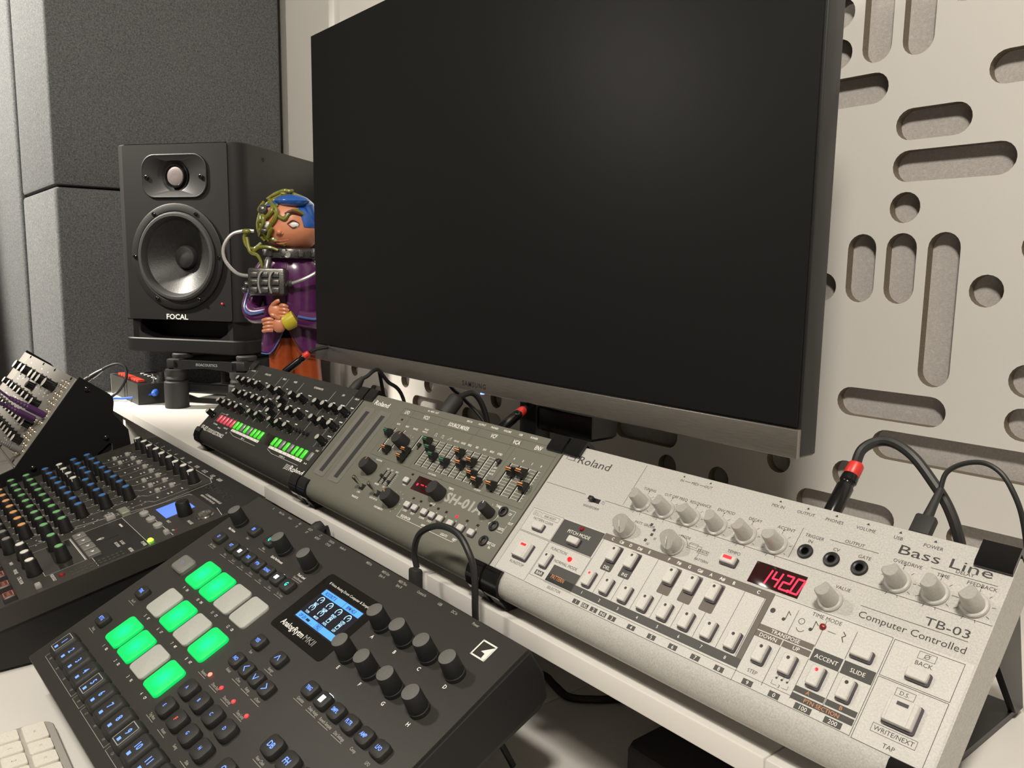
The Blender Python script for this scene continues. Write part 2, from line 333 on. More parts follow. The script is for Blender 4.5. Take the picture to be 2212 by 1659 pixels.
for x in (-62,62): G().bb(x-13,-88,66,x+13,88,84,3).obj('rail',m_blk,st)
g=G(); g.prism([(-60,82),(-60,60),(-40,67),(0,70),(40,67),(60,60),(60,82)],-88,-78,'y'); fr=g.obj('crossbar',m_blk,st)
g=G(); g.txt('ISOACOUSTICS',4,76,4.2,b=1,z=0,M=Ms(0,0,-88.2)); g.obj('maker_lettering',mat('grey_print',(.25,.25,.25),.5),fr)
for y in (-60,60): G().bb(-58,y-10,24,58,y+10,40,3).obj('crossbar',m_blk,st)
for x in (-62,62):
    for y in (-60,60): G().lathe([(16,84),(17,86),(17,90),(15,91.8)],x,y,n=20).obj('pad',m_rub,st)
# ================================================================ small box with red buttons
bx=thing('button_box','small dark box with red keys and a toggle on shelf','synthesizer',frame3((1,.02,0),(-.02,1,0),(-500,-10,-110)))
m_dk=mat('dark_grey_box',(.05,.048,.042),.5,bump=.1)
G().bb(-86,-40,.3,86,40,36,1).obj('case',m_blk,bx)
G().box(-87.5,-41,.3,-85,41,36.5).obj('end_plate',mat('grey_side_plate',(.2,.19,.17),.5),bx)
G().box(-85,-40,.3,85,-40.8,36).obj('faceplate',m_dk,bx)
m_red=mat('red_cap',(.55,.05,.03),.45)
for i in range(8): G().bb(-62+i*16,-34,36,-50+i*16,-22,41,1).obj('key',m_red,bx)
for i,(x,y) in enumerate(((64,4),(40,24),(76,26))): G().lathe([(7.5,36),(7.5,38),(6.6,38),(6.2,52),(5.6,53),(.01,53)],x,y,n=18).obj('knob',m_rub,bx)
g=G(); g.lathe([(3,36),(3,38),(2,38.5)],78,-12); g.cyl((78,-12,38),(80,-14,52),[(1,0),(1,12),(1.6,14),(.01,15)]); g.obj('toggle_switch',m_steel,bx)
for i in range(6): G().bb(-60+i*22,4,36,-52+i*22,10,37.4,.4).obj('small_button',m_white,bx)
for y in (-14,6): G().lathe([(4,0),(4,2),(2.6,2),(2.4,-3)],n=16,M=Matrix(((0,0,1,86),(1,0,0,y),(0,1,0,22),(0,0,0,1)))).obj('socket',m_steel,bx)
# ================================================================ the three desktop synthesizers on tilting docks
TA=math.radians(45.683); VV=(0,math.cos(TA),math.sin(TA)); NN=(0,-math.sin(TA),math.cos(TA))
PROF=[(0,-1),(-.6,-.2),(-1.4,0),(-112,0),(-116.5,-.7),(-120.5,-2.6),(-123.6,-5.6),(-125.2,-9.2),(-125.4,-13),(-124,-17),(-121,-20.5),(-116,-23),(-4,-25),(0,-23)]
def synth(name,label,u0,w,m,m_side=None,x0=0):
    r=thing(name,label,'synthesizer',frame3((1,0,0),VV,(u0,0,0)))
    b=G().prism(PROF,x0+.3,w-.3,'x').obj('body',m,r)
    for x in (x0+24,w-24): G().lathe([(6,-26),(8,-25)],x,-60).obj('rubber_foot',m_rub,r)
    return r
def dock(label,u0,w,x0=0):
    d=thing('synth_dock',label,'stand',frame3((1,0,0),VV,(u0,0,0)),'tilting docks under the synthesizers')
    ci,si=math.cos(TA),math.sin(TA)
    def L(y,z): return (y*ci+z*si,-y*si+z*ci)      # world (y,z) -> panel (v,n)
    z0=-109.7
    P=[L(-52,z0),L(70,z0),L(70,z0+4),L(-52,z0+4)]
    G().prism(P,x0+16,w-16,'x').obj('base_plate',m_blk,d)
    G().prism([(-112,-30.5),(-112,-27),(-2,-27),(-2,-30.5)],x0+14,w-14,'x').obj('cradle',m_blk,d)
    for a in (x0+14,w-18):
        P=[L(60,z0+4),L(70,z0+4),L(46,-34),(-10,-30.6),(-26,-30.6)]
        G().prism(P,a,a+4,'x').obj('strut',m_blk,d)
    for a in (x0+.6,w-17.6):
        P=[(-2,-30),(3.5,-30),(4.5,-26),(4.5,1),(3.6,2.6),(-8.5,2.6),(-10.5,1.6),(-10.5,.4),(1.4,.4),(1.4,-26),(-2,-27)]
        g=G(); g.prism(P,a,a+17,'x'); g.obj('hook',m_gloss,d)
        P=[(-112,.5),(-112.5,2.2),(-117,2),(-123,-1.4),(-127,-7),(-128,-14),(-126,-20.5),L(-76,z0+6),L(-64,z0),L(-46,z0),(-104,-30),(-104,-26),(-118,-24),(-124,-18.5),(-126,-13),(-125.6,-9),(-123,-4.6),(-117,-.2)]
        P=[(-110.5,.3),(-110.8,1.8),(-112.5,2.5),(-117.5,1.7),(-123,-1.0),(-126.9,-6),(-127.9,-13),(-126.6,-19),(-123,-23.5),(-108,-30.5),(-104,-30.5),(-104,-25.8),(-117,-23.8),(-122,-21),(-125,-17),(-126,-13),(-125.7,-9),(-124,-5.2),(-120.6,-2.2),(-116.5,-.3)]
        g=G(); g.prism(P,a,a+17,'x'); g.obj('hook',m_gloss,d)
        g=G(); P=[(-112,-30),L(-78,z0+8),L(-72,z0),L(-40,z0),L(-40,z0+8),(-90,-30)]; g.prism(P,a+2,a+15,'x'); g.obj('foot',m_blk,d)
    return d
dock('black tilting dock holding the small black synthesizer at the left',0.5,307.5,-9)
dock('black tilting dock holding the olive grey synthesizer in the middle',309.5,308)
dock('black tilting dock holding the silver synthesizer at the right',618.5,308)
m_wp=mat('white_print',(.78,.76,.72),.5)
m_dp=mat('dark_panel_print',(.035,.032,.03),.5)
m_hole=mat('dark_recess',(.004,.004,.004),.7)
def jack(m_ring):
    def b(p):
        o=G().lathe([(4.4,0),(4.4,.8),(4.0,1.4),(2.9,1.6),(2.1,1.2),(1.9,-2),(.01,-2)],n=20).obj('jack',m_ring,p); return o
    return Kit(b)
# ---------------------------------------------------------------- silver synthesizer (right)
m_sil=mat('speckled_silver_paint',(.47,.455,.43),.5,.15,bump=.25,bs=3500,var=.13,vs_=1100)
m_lite=mat('pale_silver_print',(.53,.515,.49),.5,.1,bump=.2,bs=3500,var=.1,vs_=1100)
m_tau=mat('taupe_print',(.115,.098,.083),.5); m_dgr=mat('charcoal_print',(.05,.048,.043),.5)
tb=synth('bass_synthesizer','silver bass line synthesizer with white keys and red display',618.5,308,m_sil)
g=G(); g.rect(5.2,-110.3,306.6,-57.6,.03); g.obj('pale_panel_area',m_lite,tb,None,False)
g=G()      # dark blocks
for a in ((38.6,-77.2,78.4,-58.6),(54.2,-103.4,79.6,-91.2),(54.2,-103.4,206,-98.2),(238.4,-84.4,253.6,-77.6),(254.4,-84.4,270,-77.6),(238,-101.6,253.6,-98.6),(254.4,-101.6,269.8,-98.6),(238,-105.6,269.8,-102.4)): g.rect(*a,.06)
for x in (94.5,110): g.rect(x-4.6,-82,x+4.6,-63.6,.06,1)
for x,t in ((46.4,'BAR'),): g.rect(x-4,-102.4,x+4,-99,.06)
for i in range(8): x=87.8+15.6*i; g.rect(x-2.9,-109.2,x+2.9,-106.2,.06)
for x in (95.6,111.2): g.rect(x-2.9,-109.2,x+2.9,-106.2,.06)
for x,w in ((214.7,3),(230.2,3),(245.9,4.4),(261.4,4.4)): g.rect(x-w,-109.5,x+w,-106.3,.06)
g.obj('charcoal_blocks',m_dgr,tb,None,False)
g=G()
for a in ((78.6,-62.4,206,-57.8),(202.4,-98.2,206,-62.4),(206,-79.4,237.6,-76.2),(206,-83.4,221.4,-80),(222,-83.4,237.6,-80)): g.rect(*a,.06)
for x in (141.6,157.1,172.6): g.rect(x-4.6,-82,x+4.6,-63.6,.06,1)
g.obj('taupe_blocks',m_tau,tb,None,False)
g=G(); D=m_dp
R=G()
# rules and frames
R.line([(1.8,-36),(43,-36)]); R.line([(62.5,-36.2),(307,-37.2)]); R.line([(78,-2),(78,-35)]); R.line([(202.6,-15.4),(202.6,-35.4)]); R.line([(219.8,-17.9),(246.5,-17.9)]); R.line([(273,-17.5),(303,-17.5)])
R.line([(250,-48.2),(300.4,-48.2)])
for a in ((5.8,-77,38,-58.2),(5.8,-110,38,-77.8),(38.8,-104,79.4,-77.8),(206,-110,270.4,-58.4),(271.4,-77.8,303,-58.8),(271.4,-110.3,303,-78.6)): R.frame(*a)
for i in range(9):
    x=80+15.6*i
    if i<8: R.line([(x,-98),(x,-62.4 if i in(0,3,7) else -82)])
R.line([(201.8,-98),(201.8,-62.4)]); R.line([(54,-104.6),(270,-104.6-.01)],.2); R.line([(38.8,-110.1),(206,-110.1)])
for x in (222,237.9,254): R.line([(x,-77 if x!=222 else -76),(x,-62)]); R.line([(x,-106),(x,-84)])
for x in (91.9,111.6,131.6,151.8,172.3,192.5,261.1,279.3,297): R.ticks(x,-30,7.4,8.8,9,-70,250); R.disc(x,-20.3,.45)
R.arc(132,-52,9.2,20,100); R.line([(140,-46),(150,-46)],.2); R.line([(140,-49),(150,-49)],.2); R.line([(150,-46),(150,-55)],.2)
for t,x,y,h in (('TUNING',91.5,-18.9,1.9),('CUT OFF FREQ',113.5,-18.9,1.9),('RESONANCE',133,-18.9,1.9),('ENV MOD',152.5,-18.9,1.9),('DECAY',173,-18.9,1.9),('ACCENT',193.5,-18.9,1.9),('WAVEFORM',54,-44,1.9),('PATT. GROUP',103,-43.6,1.8),('MODE',136,-43,1.8),('TEMPO',170.9,-42.6,1.9),('VALUE',238,-42.6,1.9),('OVERDRIVE',262,-19,1.9),('TIME',279.5,-20,1.9),('DELAY',288,-15.6,1.9),('FEEDBACK',297,-19.6,1.9),('TRIGGER',211,-19,1.9),('IN',210,-22.2,1.9),('CV',225.4,-22.6,1.9),('GATE',241,-22.4,1.9),('OUTPUT',233,-16.2,1.9),
 ('PATTERN CLEAR',21.8,-65.6,1.9),('D.C.',12,-61.6,1.7),('BAR RESET',26,-61.6,1.7),('RUN/STOP',22.6,-101,2.1),('FUNCTION',51,-81.4,2.1),('NORMAL MODE',63,-88.6,2.1),('SELECTOR',66,-106.8,1.9),('TIME MODE',237.4,-61,2.1),('STEP',214.4,-101.6,1.9),('BACK',287.3,-65.8,2.1),('D.S.',285,-82.2,1.9),('WRITE/NEXT',287.6,-101.6,2.1),('TAP',287.6,-107.4,2.1),
 ('MIX IN',181.9,-6.4,1.9),('OUTPUT',199.7,-6.4,1.9),('PHONES',217,-6.4,1.9),('VOLUME',235,-6.4,1.9),('USB',252.3,-6.4,1.9),('POWER',269.9,-6.4,1.9),('IN',110.8,-6.2,1.9),('MIDI',121.3,-6.2,1.9),('OUT',131.8,-6.2,1.9),('TRACK',152,-48.6,1.6),('PATTERN',154,-54,1.6),('III',116,-50.6,1.8),('IV',113,-55.4,1.8),('II',83.4,-46.4,1.8),('I',80,-51,1.8)): R.txt(t,x,y,h,sx=1.0)
R.line([(113,-6.2),(117.5,-6.2)]); R.line([(125,-6.2),(129,-6.2)])
for x in (110.8,131.8,181.9,199.7,217,235,252.3,269.9): R.poly([(x-.9,-3.6),(x+.9,-3.6),(x,-2.2)])
R.frame(8.6,-63.2,15.6,-59.8,.2); R.frame(17,-63.2,35.2,-59.8,.2); R.frame(281,-84,289.6,-80.4,.2); R.frame(277.6,-103.6,297.6,-99.6,.2); R.frame(283.6,-63.6,291.4,-60,.2); R.arc(287.5,-61.8,1.1,0,360); R.line([(286,-63),(289,-60.6)],.2)
for x,y in ((108,-42.2),(112,-45.2),(112.2,-48.6),(110,-53.4)): R.rect(x-1,y-1,x+1,y+1)
for a in ((141,-47.8,147,-45.2),(148.5,-50,156,-47.4)): R.frame(*a,.2)
R.line([(46.4,-39),(47.6,-37),(47.6,-39),(48.8,-37)],.2); R.line([(60.6,-39.4),(60.6,-37.2),(61.8,-37.2),(61.8,-39.4),(63,-39.4),(63,-37.2)],.2)
R.txt('Roland',33.4,-11.2,6.0,w=33.6,it=.03); 
for k,(a,b) in enumerate(((6,14.5),(6.6,14),(7.2,13.6))): R.line([(a,-8-k*1.5),(b,-8-k*1.5),(b-1,-13.6+k*1.2)],.35)
R.line([(5.4,-7.6),(5.4,-13.6)],.4); R.line([(7,-13.4),(15,-13.4)],.35)
R.txt('Bass Line',277.2,-12.2,5.2,w=45.6,b=0); R.txt('Computer Controlled',276,-52.6,3.5,w=51); R.txt('TB-03',290.4,-44.8,4.2,w=21)
# note symbols
R.disc(209,-67,1.5); R.disc(216.5,-69.4,1.0); R.line([(217.4,-69.2),(217.4,-64.4),(219.2,-66)],.4); R.arc(226,-67,1.6,0,360,.3); R.disc(232,-69.4,1.0); R.line([(232.9,-69.2),(232.9,-64.4),(234.8,-66)],.4)
R.arc(227,-70.4,2.2,200,340,.3); R.line([(240.6,-67),(244.6,-67)],.3); R.line([(248,-64.6),(249.6,-66),(248.2,-67.4),(249.6,-69.6)],.45)
for x in (227.4,230.4,233.4): R.disc(x,-99.4,.6); R.line([(x+.5,-99.4),(x+.5,-97)],.2)
R.line([(226,-101),(226,-103),(229,-103)],.2); R.line([(232,-103),(235,-103),(235,-101)],.2); R.txt('3',230.4,-103,1.8)
R.obj('dark_lettering',m_dp,tb,None,False)
g=G()
for t,x,y,h in (('PITCH MODE',58.4,-65.6,2.5),('BAR',46.4,-100.7,2.2),('DEL',94.5,-79.6,2.2),('INS',110,-79.6,2.2),('TRANSPOSE',221.8,-77.8,2.1),('DOWN',213.6,-81.7,2.1),('UP',229.8,-81.7,2.1),('ACCENT',246,-81,2.1),('SLIDE',262.2,-81,2.1),('9',214.7,-107.9,2.1),('0',230.2,-107.9,2.1),('100',245.9,-107.9,2.1),('200',261.4,-107.9,2.1),('DEL',95.6,-107.7,1.9),('INS',111.2,-107.7,1.9)): g.txt(t,x,y,h,z=.11)
for i,t in enumerate(('C','C#','D','D#','E','','F','F#','G','G#','A','A#','B')):
    if t: g.txt(t,86.6+7.83*i,-60.1,2.0,b=1,z=.11)
g.txt('C',196.6,-60.1,2.0,b=1,z=.11)
for i in range(8): g.txt(str(i+1),87.8+15.6*i,-107.7,2.1,z=.11); g.txt(str(i+1),87.8+15.6*i,-100.8,1.9,z=.11)
g.obj('white_lettering',m_wp,tb,None,False)
g=G(); g.txt('PATTERN',63.6,-99.2,2.9,sx=.7,it=.1,z=.11); g.txt('PTN SECTION',253.8,-104,2.0,z=.11); g.txt('A',245,-100,1.9,z=.11); g.txt('B',262,-100,1.9,z=.11); g.obj('orange_lettering',mat('orange_print',(.62,.25,.1),.5),tb,None,False)
m_key=mat('pale_key_plastic',(.55,.535,.505),.45,bump=.08); m_kn=mat('silver_knob',(.46,.445,.42),.42,.25,bump=.1); m_kd=mat('key_base_plastic',(.055,.045,.06),.5)
m_led0=mat('led_off',(.03,.02,.02),.4); m_ledr=MATS['red_led_lit']; m_ledd=mat('dark_red_led',(.22,.015,.012),.25)
def keyb(w,h,z,n='key',dot=True,lit=False):
    def b(p):
        o=G().rbox(0,0,w,h,[(0,.6),(.15,z-.5),(.6,z)],.9,3).obj(n,m_key,p)
        G().rbox(.35,-.35,w+.9,h+.9,[(0,0),(0,1.3)],1,2).obj('key_skirt',m_kd,o)
        if dot: G().lathe([(.95,0),(.9,.12),(.01,.2)],0,h*.28,z,n=12).obj('indicator',m_ledr if lit else m_led0,o)
        return o
    return Kit(b)
K=keyb(6.2,10.6,3.6); KL=keyb(6.2,10.6,3.6,lit=True)
for i in range(8): (KL if i==0 else K)(tb,87.8+15.6*i,-91)
for x in (94.5,110,141.6,157.1,172.6): K(tb,x,-70)
for x in (214.4,230,261): K(tb,x,-91.3)
KL(tb,245.5,-91.3); K(tb,46.2,-91)
KS=keyb(10,5.2,3.4,'button',False)
for x,y in ((21.8,-71),(58.6,-71.4),(170.9,-48.6),(260.6,-72),(287.3,-72)): KS(tb,x,y)
def bigk(lit):
    def b(p):
        o=G().rbox(0,0,13.6,12.4,[(0,.6),(.15,3.4),(.5,4)],.8,3).obj('button',m_key,p); G().rbox(.4,-.4,14.6,13.4,[(0,0),(0,1.3)],1,2).obj('key_skirt',m_kd,o)
        G().box(-5.2,-5.9,4,-5,5.9,4.1).box(4.4,-5.9,4,4.6,5.9,4.1).obj('groove',m_kn,o)
        G().box(-2.6,2.6,4,2.6,4.2,4.25).obj('indicator',m_ledr if lit else m_kd,o); return o
    return Kit(b)
bigk(1)(tb,22.2,-91.2); bigk(0)(tb,287.5,-91.4)
G().box(-2.8,-.9,0,2.8,.9,.3).obj('indicator',m_ledr,tb,(170.9,-47.8,3.5))
for x,y,m in ((58.3,-61.2,m_ledd),(63.8,-84,m_ledr),(237.3,-65.8,m_ledd)): G().lathe([(1.8,0),(1.8,.5),(1.2,1.5),(.01,1.9)],x,y,n=14).obj('indicator_light',m,tb)
def tbk(p):
    o=G().lathe([(6.6,0),(6.6,1.1),(6.1,1.6),(5.0,1.7),(4.9,2.6),(4.1,12.4),(3.7,13.1)],n=36,cut=(12,2.3,2.0,2.2)).obj('knob',m_kn,p); return o
KK=Kit(tbk)
for x,a in ((91.9,1.2),(111.6,.6),(131.6,.0),(151.8,1.2),(172.3,.5),(192.5,-.3),(261.1,0),(279.3,.8),(297,.4)): KK(tb,x,-30,0,a)
KK(tb,234.6,-51,0,.3)
def rot(p):
    o=G().lathe([(6.7,0),(6.7,1.2),(6.2,1.8),(5.9,10.4),(5.5,11)],n=32,cut=(10,.6,1.15,2.6)).obj('selector_knob',m_kn,p)
    G().box(-4.6,-.25,11,.4,.25,11.15).obj('pointer',m_kn,o); return o
KR=Kit(rot); KR(tb,92.6,-51,0,2.2); KR(tb,132,-51,0,2.0)
g=G(); g.box(-4.6,-1.7,-.2,4.6,1.7,.12); o=g.obj('slide_switch',m_hole,tb,(54,-38.4,0)); G().bb(-4.4,-1.5,0,-.4,1.5,3.4,.4).obj('switch_lever',m_blk,o)
J=jack(mat('jack_plastic',(.012,.012,.012),.45))
for x in (210,225.4,241): J(tb,x,-29)
def seven(g,t,x,y,h,w,th,z):
    SEG={'0':'abcdef','1':'bc','2':'abged','4':'fgbc','A':'abcefg','-':'g',' ':'','.':'p','r':'eg'}
    for c in t:
        if c=='.': g.disc(x-w*.2,y-h/2+.2,th*.95,z); continue
        P={'a':((0,1),(1,1)),'b':((1,1),(1,.5)),'c':((1,.5),(1,0)),'d':((0,0),(1,0)),'e':((0,0),(0,.5)),'f':((0,.5),(0,1)),'g':((0,.5),(1,.5))}
        for s in SEG.get(c,'g'):
            (a,b),(d,e)=P[s]; q=.08; a1=a+(d-a)*q; b1=b+(e-b)*q; d1=d-(d-a)*q; e1=e-(e-b)*q
            f=lambda X,Y:(x+X*w*.62+Y*h*.14,y-h/2+Y*h)
            g.line([f(a1,b1),f(d1,e1)],th,z)
        x+=w
    return g
m_disp=mat('dark_red_window',(.025,.004,.005),.12,spec=.6)
o=G().bb(187,-56.4,-.4,218.2,-42.8,.25,.15).obj('display_window',m_disp,tb)
seven(G(),'142.0',193.0,-50,8.8,6.6,1.05,.32).obj('display_digits',mat('red_digits',(.4,.02,.05),.4,em='ff1038',es=1.9),o)
# ---------------------------------------------------------------- olive grey synthesizer (middle)
m_ol=mat('olive_grey_paint',(.150,.148,.120),.5,.1,bump=.15,bs=3500,var=.05)
m_olp=mat('olive_dark_print',(.05,.05,.042),.5)
sh_=synth('slider_synthesizer','olive grey synthesizer with many sliders and two ribbon strips',309.5,308,m_ol)
m_rib=mat('ribbon_frame',(.32,.31,.28),.35,.6); m_ribd=mat('ribbon_strip',(.03,.03,.03),.6)
for x in (22.4,53.4):
    o=G(); o.loft([[(px,py,z) for px,py in rr(x,-60,w,h,r,3)] for w,h,r,z in ((21.6,86,2.4,0),(21.6,86,2.4,.5),(19.8,84,2,.5),(15.4,80,1.2,.2))]); o=o.obj('ribbon_controller',m_rib,sh_)
    G().box(x-3.6,-98,.2,x+3.6,-22,.42).obj('ribbon_strip',m_ribd,o)
g=G()
for y in (-7.2,-15): g.line([(77.5,y),(303,y)],.25)
for x in (77.5,96.4,144,201,247.6,259,303): g.line([(x,-7.2),(x,-15)],.25)
for x in (96.4,147,198.4,250,256): g.line([(x,-15),(x,-63)],.2)
g.line([(78,-63.2),(305,-63.2)],.25); g.line([(303,-15),(305,-63)],.2); g.line([(77.5,-15),(78,-63)],.2); g.frame(84,-88,108,-67,.2)
g.obj('panel_rules',m_olp,sh_,None,False)
g=G()
for t,x,h in (('LFO',86.6,3.8),('VCO',120.2,3.8),('SOURCE MIXER',172.4,3.8),('VCF',223.5,3.8),('VCA',253.6,3.8),('ENV',280.6,3.8)): g.txt(t,x,-11.1,h,sx=.82,b=1)
for t,x in (('IN - MIDI - OUT',123.9),('MIX IN',181.8),('OUTPUT',200),('PHONES',217.6),('VOLUME',235),('USB',252.4),('POWER',269)): g.txt(t,x,-3.6,1.8,b=1)
for t,x in (('RATE',86.7),('MOD',102.6),('RANGE',117),('SUB OSC',183.5),('NOISE',193.6),('FREQ',203),('RES',213.5),('ENV',224),('MOD',234),('KYBD',244.5),('A',263.2),('D',274),('S',285),('R',295.6)): g.txt(t,x,-25.4,1.9 if len(t)<7 else 1.5,sx=.85,b=1)
g.txt('PULSE',133,-22.8,1.6,b=1); g.txt('WIDTH',133,-25.6,1.6,b=1)
for x in (151.5,162): g.line([(x-1.6,-26.5),(x-1.6,-23.6),(x+.6,-23.6),(x+.6,-26.5),(x+1.8,-26.5)],.35)
g.line([(170.4,-26.6),(174.4,-23.4),(174.4,-26.6)],.35)
SX=[87,102.6,132.5,151.5,162,173,183.5,192.5,203,213.5,224,234,244.5,263.2,274,285,295.6]
for i,x in enumerate(SX):
    if x==132.5: continue
    nx=SX[i+1] if i+1<len(SX) else x+4
    for k in range(11):
        y=-30.5-2.7*k; e=min(nx-1.2,x+9.5) if (i>2 and i not in(12,16)) else x+3.4
        g.line([(x+1.3,y),(e,y)],.22)
for t,x,y,h in (('WAVEFORM',99,-66.4,1.6),('VCO',121,-71,1.6),('VCF',128,-71,1.6),('MOD',136.6,-71,1.6),('BENDER',121,-88,1.6),('LFO',133,-88,1.6),('TRANSPOSE',104,-107,1.8),('L M H',104,-101.4,1.8),('AUTO OFF ON',131,-101.4,1.6),('PORTAMENTO',147,-107.2,1.8),('MEMO',158,-79,1.6),('TEMPO',217.6,-67.4,1.9),('VALUE',209,-85.2,1.9),('LOAD',182,-99.4,1.9),('PLAY',193.6,-99.4,1.9),('DOWN',207.8,-99.4,1.8),('U & D',219,-99.4,1.8),('UP',230.8,-99.4,1.8),('SEQUENCER',189,-104.6,2.2),('ARPEGGIO',218.6,-104.6,2.0),('LEGATO',245.4,-104.6,2.0),('TRANS',258.6,-99.6,1.8),('REST',259.6,-104.6,2.0),('TUNE',280.5,-67,2.0),('CV',297,-69.8,2.0),('OUT',303,-76.4,2.0),('GATE',297.4,-82.8,2.0),('EXT CLK',298,-96,2.0),('IN',298,-99,2.0),('GATE',250,-44,1.6),('GATE',250,-41,1.6),('ENV',250,-38,1.6),('2 OCT DOWN',183,-61.4,1.5),('LFO/GATE',247,-60.6,1.5),('ENV',133,-52,1.5),('MAN',133,-56,1.5)): g.txt(t,x,y,h,sx=.85,b=1)
for i in range(8): g.txt(str(i+1),181.7+13*i+(1.3 if i>4 else -.6 if 2>i>0 else 0),-90.4,1.5)
g.line([(177,-98),(177,-106.8),(259.6,-106.8),(259.6,-103.4)],.3); g.line([(293,-66.6),(301,-66.6),(301,-74)],.25); g.line([(301,-79),(301,-85.6),(294,-85.6)],.25)
for x,y,r in ((117,-43,9.4),(160,-96.4,9.6),(278,-75,8)): g.ticks(x,y,r,r+1.4,11,-60,240,.25)
g.arc(278,-75,8.2,-60,80,.5)
for k in range(8):
    for x in (121,128,136.6): g.line([(x+1.4,-73.4-1.7*k),(x+4.6,-73.4-1.7*k)],.2)
g.txt('Roland',36.6,-9.4,5.4,w=29,b=1)
for k in range(3): g.line([(13,-7.4-k*1.4),(19,-7.4-k*1.4)],.5)
g.obj('white_lettering',m_wp,sh_,None,False)
g=G(); g.txt('SH-01A',242.6,-74.6,8.4,b=2,sp=.4,w=50); g.obj('model_lettering',mat('grey_lettering',(.36,.355,.32),.5),sh_,None,False)
def slot(l,wl=True):
    def b(p):
        o=G().box(-.9,-l/2,-.1,.9,l/2,.12).obj('slider_slot',m_hole,p)
        if wl: G().box(.9,-l/2,.02,1.4,l/2,.14).obj('slot_edge',m_wp,o)
        return o
    return Kit(b)
SK=slot(28.4); S2=slot(19); S3=slot(14,False)
m_gl=mat('green_line',(.03,.22,.10),.4); m_orl=mat('orange_line',(.75,.28,.10),.4)
def cap(m):
    def b(p):
        o=G().loft([[(x,y,z) for x,y in rr(0,0,w,h,.5,2)] for w,h,z in ((2.4,3,.1),(2.4,3,1.8),(7.0,8.2,2.2),(6.8,7.8,4.2),(6.4,5.6,5.4),(6.2,3.2,8),(5.8,2.8,8.6))]).obj('slider_cap',m_blk,p)
        G().box(-3.0,-.5,8.6,3.0,.5,8.75).box(-3.2,-1.75,6.8,3.2,-1.5,8.5).obj('cap_line',m,o); return o
    return Kit(b)
CG=cap(m_gl); CO=cap(m_orl)
CY={87:(-38,1),102.6:(-54.5,0),132.5:(-50,0),151.5:(-34.5,1),162:(-41,1),173:(-46.6,1),192.5:(-48.4,1),203:(-36,0),213.5:(-45.6,0),224:(-40.6,0),234:(-50.8,0),244.5:(-55,0),263.2:(-54.2,0),274:(-38,0),285:(-36.6,0),295.6:(-46.8,0)}
for x in SX:
    (S2 if x==132.5 else SK)(sh_,x,-44.2 if x!=132.5 else -39.6)
    if x in CY: (CG if CY[x][1] else CO)(sh_,x,CY[x][0])
CO(sh_,132.5,-57.5)
for x,y in ((250.4,-33),(140.6,-41)):
    o=G().box(-1.2,-3.4,-.1,1.2,3.4,.12).obj('toggle_slot',m_hole,sh_,(x,y,0)); G().bb(-1.6,-.8,0,1.6,2.6,3,.4).obj('toggle_lever',m_blk,o)
for x,y in ((121,-79.5),(128,-81),(136.6,-82.5)):
    S3(sh_,x,-79.6); G().bb(-1.2,-1.3,0,1.2,1.3,2.8,.3).obj('slider_cap',m_blk,sh_,(x,y,0))
def shk(r,m,h=12):
    def b(p):
        o=G().lathe([(r,.3),(r*.99,1.6),(r*.93,h-.9),(r*.88,h),(.01,h)],n=32).obj('knob',m_rub,p); G().box(r*.45,-.3,h,r*.9,.3,h+.12).obj('pointer',m,o); return o
    return Kit(b)
K8=shk(6.9,m_orl); K6=shk(4.6,m_wp); K7=shk(6.8,m_rub)
K8(sh_,117,-43,0,1.2); K8(sh_,98,-77,0,1.6); K8(sh_,160,-96.4,0,2.6); K7(sh_,210,-75.6); K6(sh_,277.6,-75,0,1.8)
for x in (104,131.4):
    o=G().box(-4,-3,-.1,4,3,.12).obj('switch_plate',m_hole,sh_,(x,-96,0)); g=G(); g.cyl((0,0,0),(-1.2,2.2,14.5),[(1.2,0),(1.5,4),(2,13),(1.6,14.6),(.01,15)]); g.obj('lever',m_steel,o)
KB=keyb(6.6,5.2,3,'button',False)
BX=[181.7,193.2,207.7,218.9,230.6,245,258.8,272.6]
for x in BX: KB(sh_,x,-94.4)
KB(sh_,158.2,-74.9)
for i,x in enumerate(BX): G().box(-1.3,-.9,0,1.3,.9,.4).obj('indicator_light',m_ledr if i==5 else mat('led_window_dark',(.03,.012,.012),.3),sh_,(x+.6,-87,0))
G().box(-1.3,-.9,0,1.3,.9,.4).obj('indicator_light',MATS['led_window_dark'],sh_,(159.4,-67.6,0)); G().box(-1.3,-.9,0,1.3,.9,.4).obj('indicator_light',MATS['led_window_dark'],sh_,(87,-20,0))
o=G().bb(169,-80.4,-.4,199.5,-66.6,.25,.15).obj('display_window',m_disp,sh_)
g=G(); seven(g,'---',178.6,-73.6,8,7,.9,.32); g.rect(173.4,-75.6,175.6,-73.4,.32); g.obj('display_digits',MATS['red_digits'],o)
for y in (-69.8,-82.8,-96.2): J(sh_,289,y)
